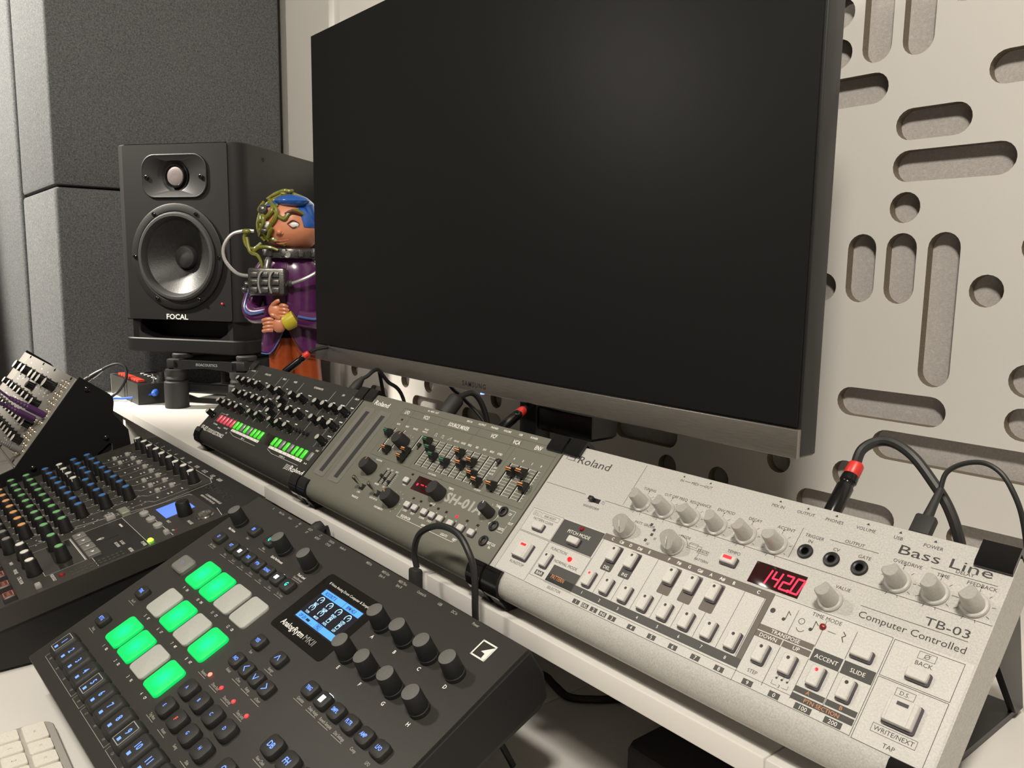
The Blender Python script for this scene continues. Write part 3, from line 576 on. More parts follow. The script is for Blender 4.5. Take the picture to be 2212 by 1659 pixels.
# ---------------------------------------------------------------- small black synthesizer (left)
m_bk=mat('charcoal_paint',(.030,.029,.027),.48,.1,bump=.15,bs=3500)
se=synth('knob_synthesizer','small black synthesizer with rows of silver topped knobs and lit keys',.5,307.5,m_bk,None,-9)
K1=[(x,-32) for x in (8.4,27.4,48.8,71.2,111.3,134.1,174.4,197.5,238.4,258,278.1,299.4)]+[(x,-51) for x in (28.2,49.6,70.6,92.6,113.3,135.4,174.5,195.6,217,256.6,277.3,299.4)]+[(157,-42.4),(155,-60.8)]+[(x,-70) for x in (8,28.4,50.6,72.3,113.6,135.6,174.1,195.3,217.7,299.4)]
m_cap=mat('bright_knob_top',(.80,.78,.74),.3,.6)
def sek(p):
    o=G().lathe([(4.5,.2),(4.6,1.4),(4.0,2),(3.7,9.6),(3.2,11.4)],n=20).obj('knob',m_gloss,p); G().lathe([(3.2,11.3),(3.0,11.9),(.01,12.3)],n=16).obj('knob_top',m_cap,o); return o
KE=Kit(sek)
for x,y in K1: KE(se,x,y)
KE(se,5,-89)
def sk(n,m):
    return Kit(lambda p:G().rbox(0,0,5.6,10.6,[(0,0),(0,.9),(.5,1.6),(2.2,1.9)],.8,2).obj(n,m,p))
KRd=sk('lit_key',mat('pink_lit_key',(.42,.07,.10),.3,em='ff3c58',es=.36)); KG=sk('lit_key',mat('green_lit_key',(.06,.42,.03),.3,em='2cf014',es=.5)); KN=sk('step_key',mat('grey_step_key',(.2,.2,.2),.3))
for i in range(5): KRd(se,30.3+11.4*i,-89.6)
for j,x0 in enumerate((87.2,203)):
    for i,c in enumerate('gg.g.ggg'): (KG if c=='g' else KN)(se,x0+11.05*i,-89.4)
KN(se,295,-89.2)
for i in range(4):
    o=G().box(-.8,-5,-.1,.8,5,.12).obj('slider_slot',m_hole,se,(231+9*i,-68.6,0)); G().bb(-2,-1,0,2,2.2,4,.4).obj('slider_cap',m_blk,o)
for x,y in ((92.6,-30),(92.6,-72),(155,-32),(237,-51),(217.6,-32)): G().bb(-1.2,-2.4,0,1.2,2.4,3,.4).obj('toggle_lever',m_blk,se,(x,y,0))
G().bb(175.4,-96.6,-.3,199,-83,.25,.15).obj('display_window',mat('black_window',(.012,.008,.007),.15),se)
g=G()
for t,x in (('OSCILLATOR',56),('XMOD',108),('MIXER',140),('FILTER/ENVELOPES',203),('LFO',264),('DELAY',295.5),('CONTROL',8)): g.txt(t,x,-11.4,2.5 if len(t)<12 else 2.3,sx=.85,b=1)
for x in (20,97.6,118.6,161,243,284.6,306): g.line([(x,-9.6),(x,-24 if x!=306 else -78)],.35)
for x in (97.6,118.6,161,243,284.6): g.line([(x,-38),(x,-78)],.3)
random.seed(3)
for x,y in K1:
    q=2+random.random()*2.4; g.rect(x-q,y+8,x+q,y+9.2); g.ticks(x,y,5.6,6.6,7,-45,225,.35)
g.rect(83.4,-98.6,169,-95.4); g.rect(199.6,-98.6,285,-95.4)
g.txt('SE-02',7.5,-108.6,6.2,b=1,it=.12,w=22); g.txt('STUDIO ELECTRONICS',49,-109,4.8,b=1,w=55); g.txt('Roland',289,-108.4,6.4,w=32,b=1)
for k in range(4): g.line([(263.5,-106.6-k*1.6),(272,-106.6-k*1.6)],.5)
g.line([(262.4,-106),(262.4,-112.4)],.6)
for t,x,y in (('PATCH BANK',30,-98.4),('MANUAL',48,-101),('WRITE  EXIT',66,-98.4),('SEQ',77,-103),('STEP 1 - 8',128,-101.4),('PATCH 9 - 16',242,-101.4),('START',298,-80.6),('SHIFT',40,-81)): g.txt(t,x,y,1.9,sx=.85,b=1)
g.line([(20.6,-96),(20.6,-81.8),(42,-81.8)],.3); g.line([(84,-100),(100,-103),(168,-103)],.25); g.line([(200,-100),(216,-103),(284,-103)],.25); g.poly([(292,-99),(292,-96.6),(294.4,-97.8)]); g.poly([(295.6,-99),(295.6,-96.6),(298,-97.8)])
for i in range(5): g.txt(('A','B','C','D','E')[i],30.3+11.4*i,-83.2,1.5)
g.obj('white_lettering',m_wp,se,None,False)
g=G()
for j,x0 in enumerate((87.2,203)):
    for i in range(8): g.txt(str(j*8+i+1),x0+11.05*i,-97,2,b=1,z=.12)
g.obj('dark_lettering',m_dp,se,None,False)
# ================================================================ drum machine on its stand
m_ry=mat('dark_bronze_paint',(.040,.038,.034),.48,.25,bump=.2,bs=3000,var=.08)
RM=frame3((.99763,.05722,-.03816),(-.03423,.89434,.44608),(312.84,-325.73,-195.19))
ry=thing('drum_machine','dark drum machine with glowing green pads and black knobs','drum machine',RM)
G().prism([(0,-1.6),(.6,-.4),(1.8,0),(227,0),(228.4,-.5),(229,-1.8),(232,-26),(228,-44),(220,-48),(8,-28),(0,-24)],0,385,'x').obj('body',m_ry,ry)
G().prism([(1.4,-2),(227,-2),(230,-26),(226,-43),(9,-27),(1.4,-23)],384.6,387,'x').obj('end_cheek',mat('dark_side',(.005,.005,.005),.6),ry)
m_pg=bpy.data.materials.new('green_pad_lit'); m_pg.use_nodes=True
t=m_pg.node_tree; N=t.nodes; L=t.links; b=N['Principled BSDF']; b.inputs['Base Color'].default_value=(.0,.22,.07,1); b.inputs['Roughness'].default_value=.5
tc=N.new('ShaderNodeTexCoord'); gr=N.new('ShaderNodeTexGradient'); gr.gradient_type='SPHERICAL'; mp=N.new('ShaderNodeMapping'); mp.inputs['Scale'].default_value=(95,95,95); mp.inputs['Location'].default_value=(0,0,-.25)
cr=N.new('ShaderNodeValToRGB'); cr.color_ramp.elements[0].color=(0,.80,.13,1); cr.color_ramp.elements[1].color=(0,.95,.48,1)
L.new(tc.outputs['Object'],mp.inputs[0]); L.new(mp.outputs[0],gr.inputs[0]); L.new(gr.outputs[1],cr.inputs[0]); L.new(cr.outputs[0],b.inputs['Emission Color']); b.inputs['Emission Strength'].default_value=.85
m_pw=mat('translucent_pad',(.42,.43,.40),.55,bump=.1)
def pad(m,n): return Kit(lambda p:G().rbox(0,0,26,26.4,[(0,0),(0,1.6),(.4,2.2),(1,2.4)],4,4).obj(n,m,p))
PG=pad(m_pg,'lit_pad'); PW=pad(m_pw,'pad')
for j,v in enumerate((138,101.4,64.8)):
    for i,u in enumerate((63.4,93.8,124,154.6)): (PG if ((1,1,0,0),(0,1,0,1),(1,1,0,1))[j][i] else PW)(ry,u,v)
m_rb=mat('soft_black_button',(.017,.0165,.016),.6,bump=.1); m_blu=mat('blue_backlit_print',(.1,.15,.5),.4,em='5a8cff',es=1.5); m_tq=mat('turquoise_backlit_print',(.05,.5,.4),.4,em='18e8c8',es=2.2); m_wl=mat('white_backlit_print',(.6,.65,.8),.4,em='dfe8ff',es=4); m_rl=mat('red_backlit_print',(.6,.05,.03),.4,em='ff3a28',es=2.2)
def rb(w,h,z,r=3): return lambda p:G().rbox(0,0,w,h,[(0,0),(0,z-1.6),(.5,z-.5),(1.6,z)],r,3).obj('button',m_rb,p)
B1=Kit(rb(14.4,11.6,4.6)); B2=Kit(rb(15.4,14,5.4,4)); B3=Kit(rb(12.6,11.4,4.6)); BT=Kit(lambda p:G().rbox(0,0,18.2,23,[(0,0),(.2,2.6),(1.6,5.6),(2.2,6.2),(3.2,6.4)],3.4,3).obj('button',m_rb,p))
def face(o,t,z,m=m_blu,h=2.6,sx=.85,rot=0,x=0,y=0):
    g=G(); A={'^':[(-2.2,-1.5),(0,2),(2.2,-1.5)],'v':[(-2.2,1.5),(0,-2),(2.2,1.5)],'<':[(1.4,-2.4),(-1.8,0),(1.4,2.4)],'>':[(-1.4,-2.4),(1.8,0),(-1.4,2.4)]}.get(t)
    if A: g.line(A,.7,z+.06)
    else: g.txt(t,x,y,h,sx=sx,b=1,z=z+.06,rot=rot)
    g.obj('button_legend',m,o,None,False)
for i in range(16):
    o=BT(ry,25.3+20.2*i,26); face(o,str(i+1),6.4,m_blu,5,.9,0,.5,2); G().rect(-1.6,-6.4,1.6,-3.6,6.48).obj('step_light',m_blu,o,None,False)
    if i%4==0: g=G(); g.frame(-5.4,-7.8,5.4,7.8,.55,6.47); g.obj('key_outline',mat('pale_outline',(.35,.36,.36),.5),o,None,False)
for i,(t,m) in enumerate((('KIT',m_blu),('[]',m_wl),('TRK',m_blu),('PTN',m_blu),('SONG',m_blu),('[]',m_wl),('G',m_tq))):
    o=B1(ry,55.4+17.5*i,172)
    if t=='[]': G().rect(-2.2,-1.8,2.2,1.8,4.66).obj('button_legend',m_wl,o,None,False); G().box(-1.2,5.7,0,1.2,6.4,1.6).obj('edge_glow',m_wl,o)
    else: face(o,t,4.6,m,3.6 if t=='G' else 2.8,.8)
for u,v,t,m in ((28,172.2,'O',m_blu),(55.6,195.6,'IIII',m_blu),(87.6,195.7,'Q',m_tq),(28,94.8,'TRK',m_blu),(27,58.8,'RTG',m_blu)): face(B1(ry,u,v),t,4.6,m,3.2)
o=Kit(lambda p:G().rbox(0,0,23,17,[(0,0),(0,3),(1,4.4),(3,5)],3.4,3).obj('button',mat('grey_button',(.17,.17,.155),.5),p))(ry,30,134); face(o,'FX',5,mat('violet_print',(.2,.2,.45),.5),3.4)
for u,v,t,h in ((196.4,126.2,'YES',2.8),(228.6,126,'^',5),(196.6,107.2,'NO',2.8),(213.4,107,'<',4.4),(229.2,106.8,'v',5),(245,106.4,'>',4.4)): face(B3(ry,u,v),t,4.6,m_blu,h)
for i,t in enumerate('ABCD'): face(B2(ry,188+21.2*i,71.8),t,5.4,m_blu,2.6)
for i,t in enumerate('EFGH'):
    o=B2(ry,187.8+21*i,54.2); face(o,t,5.4,m_rl if t=='F' else m_blu,3 if t=='F' else 2.6)
for i,t in enumerate(('TRIG','[]','SMPL','FLTR','AMP','LFO')):
    o=B3(ry,276.4+16.7*i,124.6)
    if t=='[]': G().rect(-2,-2.4,2,2.4,4.66).obj('button_legend',m_wl,o,None,False); G().box(-2,5.4,0,2,6.2,2).obj('edge_glow',MATS['white_backlit_print'],o)
    else: face(o,t,4.6,m_blu,2.7,.75)
for u,v,t in ((294.6,85,'DB'),(315.2,84.8,'FH'),(336,84.6,'M'),(281.4,57,'O'),(303,57,'D'),(325,57,'#')): face(B2(ry,u,v),t,5.4,m_blu,4)
for i,(u,v) in enumerate(((186.2,88.3),(207.8,87.5),(229,87),(250.4,86.6))): G().lathe([(1.7,0),(1.7,.4),(1.1,1.1),(.01,1.3)],u,v,n=14).obj('indicator_light',mat('hot_red_led',(.8,.1,.1),.3,em='ff4838',es=7) if i==0 else mat('dim_red_led',(.6,.05,.05),.3,em='ff3a40',es=1.0),ry)
def rk(p): 
    o=G().lathe([(7.0,0),(7.1,3.0),(6.6,3.4),(6.8,4.6),(6.3,16),(5.8,17),(.01,17)],n=36).obj('knob',mat('knob_rubber',(.009,.009,.0095),.7,bump=.2,bs=2500),p); G().lathe([(5.9,17.02),(5.4,17.25),(.01,17.3)],n=28).obj('knob_top',mat('grey_knob_top',(.11,.107,.10),.75,bump=.2),o); return o
KRy=Kit(rk)
for u in (274.2,301.8,329.5,357.2):
    for v in (188.2,157.4): KRy(ry,u,v)
for u in (25.6,112.8,158): KRy(ry,u,195.8)
m_gp=mat('warm_grey_print',(.30,.29,.265),.5)
sc=G().rbox(220,171.6,76,60,[(0,-.2),(0,.2),(.1,.3)],4,4).obj('screen_glass',mat('screen_black_glass',(.010,.0095,.009),.08,spec=.5),ry)
m_lcd=mat('blue_lcd_lit',(.05,.1,.3),.4,em='4aa2ff',es=1.15); m_lcl=mat('pale_lcd_lit',(.2,.3,.4),.4,em='a8dcff',es=1.2)
G().rect(194,157,250,189,.34).obj('display_panel',mat('lcd_dark',(.012,.012,.02),.3),sc,None,False)
g=G(); g.rect(195.4,182.6,248.8,188,.4); g.rect(195.4,158.2,248.8,163.4,.4); g.obj('display_bars',m_lcd,sc,None,False)
g=G(); g.txt('ROOSKIT E',206.5,185.2,3.0,sx=.7,b=1,z=.46); g.txt('BPM142.0',236,185.2,3.0,sx=.7,b=1,z=.46); g.line([(226,182.6),(226,188)],.4,.46); g.txt('OP LEV',203,160.8,2.8,sx=.7,b=1,z=.46); g.rect(208.6,159.6,213.4,161.6,.46); g.txt('...',217,160.8,2.8,z=.46); g.txt('F02',226,160.8,2.8,sx=.8,b=1,z=.46); g.frame(222.4,158.8,229.6,162.8,.3,.46); g.obj('display_bar_text',mat('lcd_dark_text',(.01,.02,.06),.4),sc,None,False)
g=G()
for i,(x,t) in enumerate(((202,'BAT'),(215,'NUM'),(228,'RND'),(241,'CPD'))):
    g.arc(x,178.4,2.9,-40,220,.7,.4); g.line([(x,178.4),(x+1.6,179.6)],.6,.4); g.txt(t,x,174,2.1,sx=.9,b=1,z=.4)
for i,(x,t) in enumerate(((202,'TUN'),(215,'MOD'),(228,'HOL'),(241,'LEV'))):
    if i<2: g.arc(x,170,2.7,-40,220,.7,.4); g.line([(x,170),(x,172)],.6,.4)
    else: g.frame(x-1.6,167.6,x+1.6,172.2,.5,.4); g.rect(x-.9,170,x+.9,171.4,.4)
    g.txt(t,x,165.6,2.0,sx=.9,b=1,z=.4)
g.obj('display_icons',m_lcl,sc,None,False)
g=G(); g.txt('Analog',190.6,149.6,4.8,'l',b=1,z=.4,w=17.6); g.txt('Rytm',208.6,149.6,4.8,'l',b=1,z=.4,w=14.4); g.txt('8 Voice Analog Drum Computer & Sampler',191.6,194,2.2,'l',z=.4,w=58); g.obj('screen_lettering',m_wp,sc,None,False)
g=G(); g.txt('MKII',224,149.6,4.8,'l',z=.4,w=15); g.obj('screen_lettering',m_gp,sc,None,False)
g=G()
for t,u,v in (('A',274.5,178),('B',302,178),('C',330,178),('D',357.8,178),('E',274.8,147.6),('F',302.4,147.4),('G',330.6,147),('H',358.6,146.5)): g.txt(t,u,v,2.8,b=1)
for t,u,v in (('Main Volume',24.6,185.6),('Quick Perf Amount',115,185.8),('Track Level',158.6,185.6)): g.txt(t,u,v,2.3,sx=.78,b=1)
for j,v in enumerate((120.6,84.4,47.6)):
    for i,u in enumerate((63.2,93.4,123.6,153.8)):
        n=(9,5,1)[j]+i; g.txt(str(n),u-3.6,v,2.6,sx=.85); g.txt(('BD','SD','RS','CP','BT','LT','MT','HT','CH','OH','CY','CB')[n-1],u+3.6,v,2.1,sx=.8,b=1)
P=[(352.6,205.8),(365.4,205.8),(365.4,218),(352.6,218)]; g.line(P,1.15,.08,True); g.poly([(365.4,217.6),(357.6,210.6),(361.6,210.2),(362,206),(365.6,206)])
g.obj('white_lettering',m_wp,ry,None,False)
g=G()
for t,u in (('O',38),('Main Out',54.7),('Ext In',71.2),('BD',90),('RS/CP',108.5),('LT',127),('CH/OH',145.5),('Audio In',164),('MIDI In',204.2),('MIDI Out',228),('MIDI Thru',251),('Control In',275),('USB',297),('DC In',313.7),('Power',337)): g.txt(t,u,224.6,2.2,sx=.8,b=1)
for t,u in (('SD',90),('BT',108.5),('MT/HT',127),('CY/CB',145.5),('Sync A',228),('Sync B',251)): g.txt(t,u,220.8,2.2,sx=.8,b=1)
for i,t in enumerate(('Mute','Sound','Track','Pattern','Song','Setup','Tap Tempo')): g.txt(t,55+17.5*i,163.6,2.1,sx=.7); g.line([(49+17.5*i,161.2),(60+17.5*i,161.2)],.35)
for t,u,v in (('Save Project',28,163.8),('Chain',55,187.2),('Mute',87,187.4),('Sound Browser',158.6,182),('Save FX',27,85.4),('Retrig',26,49.6),('Sequence',180,86.4),('Direct Start',202,85.4),('Direct Jump',223,84.8),('Temp Jump',245,84.4),('Trig Mute',181.6,44.4),('Accent',204,44.2),('Swing',226,44),('Slide',247,43.6),('Reload',196.4,99),('uTime-',213.4,98.8),('Retrig-',229,98.4),('uTime+',245,98),('Retrig+',228.6,117.8),('Save',196.4,118),('Quantize',274.4,116.6),('Delay Assign',291.6,116.4),('Reverb Samples',308,116),('Dist Settings',325,115.6),('Comp',342,115.2),('LFO',358.4,114.9),('New Chain',293,75)): g.txt(t,u,v,2.2,sx=.72,b=1); g.line([(u-6,v-2.4),(u+6,v-2.4)],.35) if t not in('Save','Comp','LFO','Reload') and 'e' in t else None
for i,t in enumerate(('BD','SD','RS','CP','BT','LT','MT','HT','CH','OH','CY','CB')):
    u=25.3+20.2*i; g.txt(t,u,12.8,2.0,sx=.7); 
for a,b in ((0,3),(4,4),(5,7),(8,11)): g.line([(16.8+20.2*a,14.6),(16.8+20.2*a,10.4),(33.6+20.2*b,10.4),(33.6+20.2*b,14.6)],.35)
g.obj('grey_lettering',m_gp,ry,None,False)
rs=thing('instrument_stand','black bent metal stand under the drum machine','stand',RM)
for a,n0 in ((40,-42.6),(345,-28.4)):
    D=lambda v:n0-.499*v+.4      # desk surface in machine coordinates
    g=G(); g.prism([(16,-30.2),(214,-48.6),(214,-51),(60,-37),(60,D(60)+4),(150,D(150)+3),(150,D(150)),(6,D(6)),(6,-29.4)],a,a+14,'x'); s_=g.obj('bracket',m_blk,rs)
    G().lathe([(4,0),(4,1.2),(2.2,1.2),(2,.2),(.01,.2)],n=14,M=Matrix(((0,0,1,a+14),(1,0,0,34),(0,1,0,-38),(0,0,0,1)))).obj('brass_screw',mat('brass',(.6,.42,.16),.3,1.),s_)
# ================================================================ mixing desk
MX=frame3((math.cos(.00349),math.sin(.00349),0),(-math.sin(.00349)*.97245,math.cos(.00349)*.97245,.23310),(248.58,-89.26,-113))
m_mx=mat('mixer_grey_paint',(.045,.042,.037),.45,.2,bump=.15,bs=3000)
m_mxd=mat('mixer_black_plate',(.017,.016,.015),.4,.1)
mx=thing('audio_mixer','grey mixing console with rows of coloured knobs and blue display','mixer',MX)
Dm=lambda y:-121.6-.2397*y
G().prism([(0,-4),(-3,-1),(-8,0),(-296,0),(-302,-3),(-304,-10),(-300,Dm(-300)+4),(-296,Dm(-296)+2),(-10,Dm(-10)+2),(0,Dm(0)+8)],-394,-3,'x').obj('body',m_mx,mx)
for a,b in ((-397,-394),(-3,2)): G().prism([(1,-5),(-3,-.2),(-9,.8),(-296,.8),(-303,-2),(-305.5,-11),(-301,-19),(-12,-19),(1,-14)],a,b,'x').obj('trim_rail',m_mx,mx)
for a,b in ((-394,-393.4),(-2.8,-.4)): G().prism([(-2,-19.4),(-298,-19.4),(-298,Dm(-298)+2.4),(-2,Dm(-2)+2.4)],a,b,'x').obj('end_panel',mat('black_side_panel',(.008,.008,.008),.5),mx)
g=G(); g.rect(-118,-49,-2.6,-2,.05); g.rect(-390,-20,-118,-2,.05); g.rect(-112,-171,-3,-122,.05); g.obj('dark_panel_area',m_mxd,mx,None,False)
g=G(); g.rect(-109,-211,-34,-176,.06); g.obj('glossy_plate',mat('glossy_dark_plate',(.03,.03,.026),.08,.2,spec=.8),mx,None,False)
m_mb=mat('mixer_knob_black',(.0075,.007,.007),.5)
CAPS={'g':mat('green_knob_cap',(.17,.42,.17),.35),'b':mat('blue_knob_cap',(.05,.16,.42),.35),'w':mat('white_knob_cap',(.72,.70,.64),.35),'o':mat('orange_knob_cap',(.72,.36,.14),.35),'k':mat('grey_knob_cap',(.22,.21,.2),.4)}
def mk(c):
    def b(p):
        o=G().lathe([(7.0,.3),(7.1,1),(6.6,2.6),(5.5,14.6),(5.1,15.6)],n=22).obj('knob',m_mb,p)
        g=G(); g.loft([[(x-.9,y,z) for x,y in rr(0,0,w,h,3.4,5)] for w,h,z in ((7.8,7.6,15.5),(7.6,7.2,16.3),(5.4,5,16.7))]); g.box(-5.7,-.4,6,-5.2,.4,15.6); g.obj('knob_cap',CAPS[c],o); return o
    return Kit(b)
KM={c:mk(c) for c in CAPS}
xs=[-360+27.9*k for k in range(9)]
for k,x in enumerate(xs):
    KM['w'](mx,x,-34.5,0,-.9 if k%2 else 2.2)
    if k<8: KM['b'](mx,x,-100,0,.2); KM['b'](mx,x,-117 if k<4 else -125.5,0,.2); KM['b'](mx,x,-151,0,.2); KM['o'](mx,x,-207.5,0,.2); KM['k'](mx,x,-226.4)
    if k<4: KM['w'](mx,x,-134,0,2.6)
    KM['g'](mx,x,-173,0,.3); KM['g'](mx,x,-190.7,0,.3)
KM['k'](mx,xs[8],-226.4); KM['g'](mx,-95.8,-191,0,.3); KM['g'](mx,-55.4,-191,0,.3)
for x in (-104.2,-76.4,-48.7): KM['w'](mx,x,-218.3,0,.3)
m_sw=mat('grey_push_switch',(.30,.29,.27),.45)
SWK=Kit(lambda p:G().rbox(0,0,7,5.4,[(0,0),(0,3),(.6,4)],1,2).obj('push_switch',m_sw,p))
for k,x in enumerate(xs[:8]):
    SWK(mx,x+12,-55.6)
    if k<2 or k>4: SWK(mx,x+12,-72)
for x,y in ((-15.6,-103),(-13,-221)): SWK(mx,x,y)
MU=Kit(lambda p:(lambda o:(G().frame(-6,-3.6,6,3.6,.7,6.06).txt('MUTE',0,0,2.4,b=1,z=6.06).obj('key_outline',mat('red_orange_print',(.5,.12,.07),.5),o,None,False),o)[1])(G().rbox(0,0,15,10.6,[(0,0),(0,5),(.8,6)],1.4,2).obj('mute_key',mat('dark_mute_key',(.04,.03,.028),.45),p)))
for k in range(13): MU(mx,-11-29.6*k,-244.6)
for x in (-95.4,-70,-45): G().loft([[(px,py,z) for px,py in rr(x,-103.1,w,h,4,5)] for w,h,z in ((13,9,0),(12.6,8.6,2.4),(10,6.4,3.2))]).obj('round_button',m_sw,mx)
G().rbox(-123,-116.6,20,9.4,[(0,0),(0,3.4),(1,4.4)],1.6,3).obj('level_button',mat('olive_button',(.22,.215,.17),.45),mx)
o=G().rbox(-123.6,-131.4,11,9.4,[(0,0),(0,3.6),(.6,4.6)],1,2).obj('square_button',m_sw,mx); G().frame(-126,-133.4,-121,-129.6,.6,4.66).obj('button_mark',m_mxd,o,None,False)
for k in range(4):
    o=G().rbox(-100+20.1*k,-167.4,16,12,[(0,0),(0,2.6),(.8,3.4)],1,2).obj('transport_button',mat('grey_rubber_button',(.14,.135,.125),.6),mx); g=G(); x=-100+20.1*k; g.poly([(x-1.8,-169.4),(x-1.8,-165.4),(x+2,-167.4)],3.46); g.obj('button_mark',m_wp,o,None,False)
G().bb(-96,-91,-.3,-58,-60,.3,.2).obj('display',mat('blue_display_lit',(.1,.15,.5),.3,em='4f7cf0',es=.95),mx)
G().lathe([(7.4,0),(7.6,1.6),(6.8,14.6),(6.2,15.6),(.01,15.6)],-47,-74,n=30).obj('encoder_knob',m_mb,mx)
o=G().lathe([(9,0),(9,1),(7,1.4),(7,4),(5.4,4.8),(4,4.6),(3.2,3),(3,-4)],-20,-62,n=24).obj('headphone_socket',m_steel,mx)
G().lathe([(3,0),(3,.8),(1.8,2.4),(.01,2.9)],-14.6,-119.6,n=14).obj('power_light',mat('green_led_lit',(.3,.8,.05),.3,em='8dff20',es=6),mx)
G().lathe([(2.8,0),(2.8,.8),(1.8,2.2),(.01,2.6)],-18.4,-200.2,n=14).obj('indicator_light',m_ledd,mx)
G().lathe([(1.6,0),(1.4,.6),(.01,.9)],-14,-94,n=10).obj('indicator_light',m_ledd,mx)
for i in range(12):
    for r in range(2): G().box(-1.6,-1,0,1.6,1,.35).obj('meter_segment',mat('meter_off',(.05,.055,.035),.4),mx,(-17+r*7,-192+4.1*i,0))
G().box(-66,-151,0,-64.6,-137,.12).obj('card_slot',m_hole,mx)
g=G(); g.arc(-74,-152.6,2.4,-40,220,1.2,.1); g.rect(-75,-157,-73,-152,.1)
g.line([(-113,-122),(-113,-100),(-104,-52),(-98,-50)],.5); g.frame(-112,-170.6,-3.4,-122.4,.4); g.line([(-140,-164),(-110,-83),(-113,-22),(-130,-18),(-390,-18)],.5); g.line([(-112,-100),(-4,-100),(-3.4,-50),(-30,-46)],.5)
g.frame(-110,-212,-33,-175,.3)
for k,x in enumerate(xs):
    g.line([(x+14,-46),(x+14,-84),(x+5,-88),(x+5,-214)],.4); g.arc(x,-34.5,8.4,-60,60,.4)
    for y in (-100,-151,-173,-190.7,-207.5,-125.5): g.ticks(x,y,8.2,9.6,6,20,320,.9)
    g.txt('GAIN',x+8,-17,2.4,b=1) if k==8 else None
    g.txt(('1','2','3','4','5/6','7/8','9/10','11/12','U/2')[k],x+2,-13,4.4,sx=1,b=1)
    for y in (-50,-62,-66,-78): g.rect(x+1,y-.8,x+6,y+.8)
for t,x,y,h in (('GAIN',-112,-13,4.4),('POWER',-14.6,-126,3.2),('PHONES',-20,-78,3),('12-CHANNEL PREMIUM ANALOG',-60,-39,2.6),('MIXER WITH MULTI-TRACK USB',-66,-43.4,2.4),('METERS',-12,-139,3),('RUDE SOLO',-22,-207,2.8),('48V',-18,-96,2.4),('MAIN',-103,-231,3),('PHONES',-76,-231,3),('CTRL ROOM',-48,-231,3),('SD CARD',-40,-140,2.6),('RECORDER',-40,-145,2.6),('SELECT',-46,-92,2.4)): g.txt(t,x,y,h,sx=.85,b=1)
g.rect(-96,-130,-84,-128); g.rect(-108,-176.4,-34,-175.6)
g.obj('white_lettering',mat('soft_white_print',(.60,.58,.54),.5),mx,None,False)
g=G(); g.txt('ONYX12',-64,-27.6,8.6,sx=1.1,b=1); g.lathe([(5.6,0),(5.4,.7),(4.2,.7),(4,.1)],-99,-28,n=20); g.obj('maker_emblem',mat('dark_chrome',(.12,.12,.115),.15,.9),mx,None,False)
# ================================================================ modular rack
KX=frame3((1,0,0),(0,.58,.8146),(-170,-185.74,-26.34))
er=thing('modular_rack','modular synthesizer in a black sided desktop case with silver panels','synthesizer',KX)
def C2(Y,Z): a,b=Y+185.74,Z+26.34; return (a*.58+b*.8146,-a*.8146+b*.58)
CK=[(-184,-23.6),(-148,-50),(-144,-55),(-143,-62),(-145,-78),(-126,-103),(-123,-131),(-122,-231.6),(-148,-231.6),(-147,-121),(-152,-120),(-167,-133),(-200,-231.6),(-345,-231.6),(-340,-168),(-286,-147),(-268,-140)]
m_ck=mat('black_case_side',(.0035,.0035,.0035),.7,bump=.1,spec=.25)
for a in (.2,-434): o=G().prism([C2(*p) for p in CK],a,a+3.4,'x').obj('case_cheek',m_ck,er)
for Y,Z in ((-176,-41),(-155,-112),(-246.6,-142.8)):
    c=C2(Y,Z); G().lathe([(4,0),(4,1),(2.4,2.2),(.01,2.6)],n=14,M=Matrix(((0,0,1,3.6),(1,0,0,c[0]),(0,1,0,c[1]),(0,0,0,1)))).obj('case_screw',m_gloss,er)
m_al=mat('module_panel_silver',(.30,.285,.265),.42,.35,bump=.1)
g=G(); g.prism([C2(-186,-30),C2(-149,-54),C2(-148,-130),C2(-200,-160),C2(-262,-142)],-430,0,'x'); g.obj('case_shell',m_ck,er)
for a,b in ((-430,-373),(-372.4,-4)): G().bb(a,-137.6,-.6,b,-1,1.2,.3).obj('module_panel',m_al,er)
Mlow=Matrix.Translation((0,-139,0))@Matrix.Rotation(math.radians(-32),4,'X')
o=G().bb(-430,-62,-1,-4,-1.5,1,.3,None,Mlow).obj('module_panel',m_al,er)
g=G(); g.bb(-430,-140.6,-1,0,-138,2.4,.4); g.obj('panel_rail',m_steel,er)
def ek(r,h,c):
    def b(p):
        o=G().lathe([(r+1.2,1.2),(r+1.2,2.2),(r,2.6),(r*.94,h-.6)],n=20).obj('knob',m_gloss,p); G().lathe([(r*.94,h-.7),(r*.86,h),(.01,h+.1)],n=18).obj('knob_top',c,o); return o
    return Kit(b)
E18=ek(7.4,18,CAPS['w']); E14=ek(5.4,14,CAPS['w']); EB=ek(6,13,m_rub)
for x in (-347,-299.6,-263.6,-197,-163.9,-130,-80): E18(er,x,-26)
EB(er,-196,-42); EB(er,-360,-110)
for x in (-368,-318,-285,-249,-213,-174.5,-136.6,-97): E14(er,x,-57.4)
for i in range(13): E14(er,-422+29.4*i+8,-87)
for i in range(10): E14(er,-316+29*i,-110.6)
JE=Kit(lambda p:G().lathe([(3.9,1.2),(3.9,2.6),(3.2,3.6),(2.2,3.6),(1.9,1.4),(.01,1.4)],n=14).obj('jack',mat('bright_nickel',(.8,.74,.62),.18,1.),p))
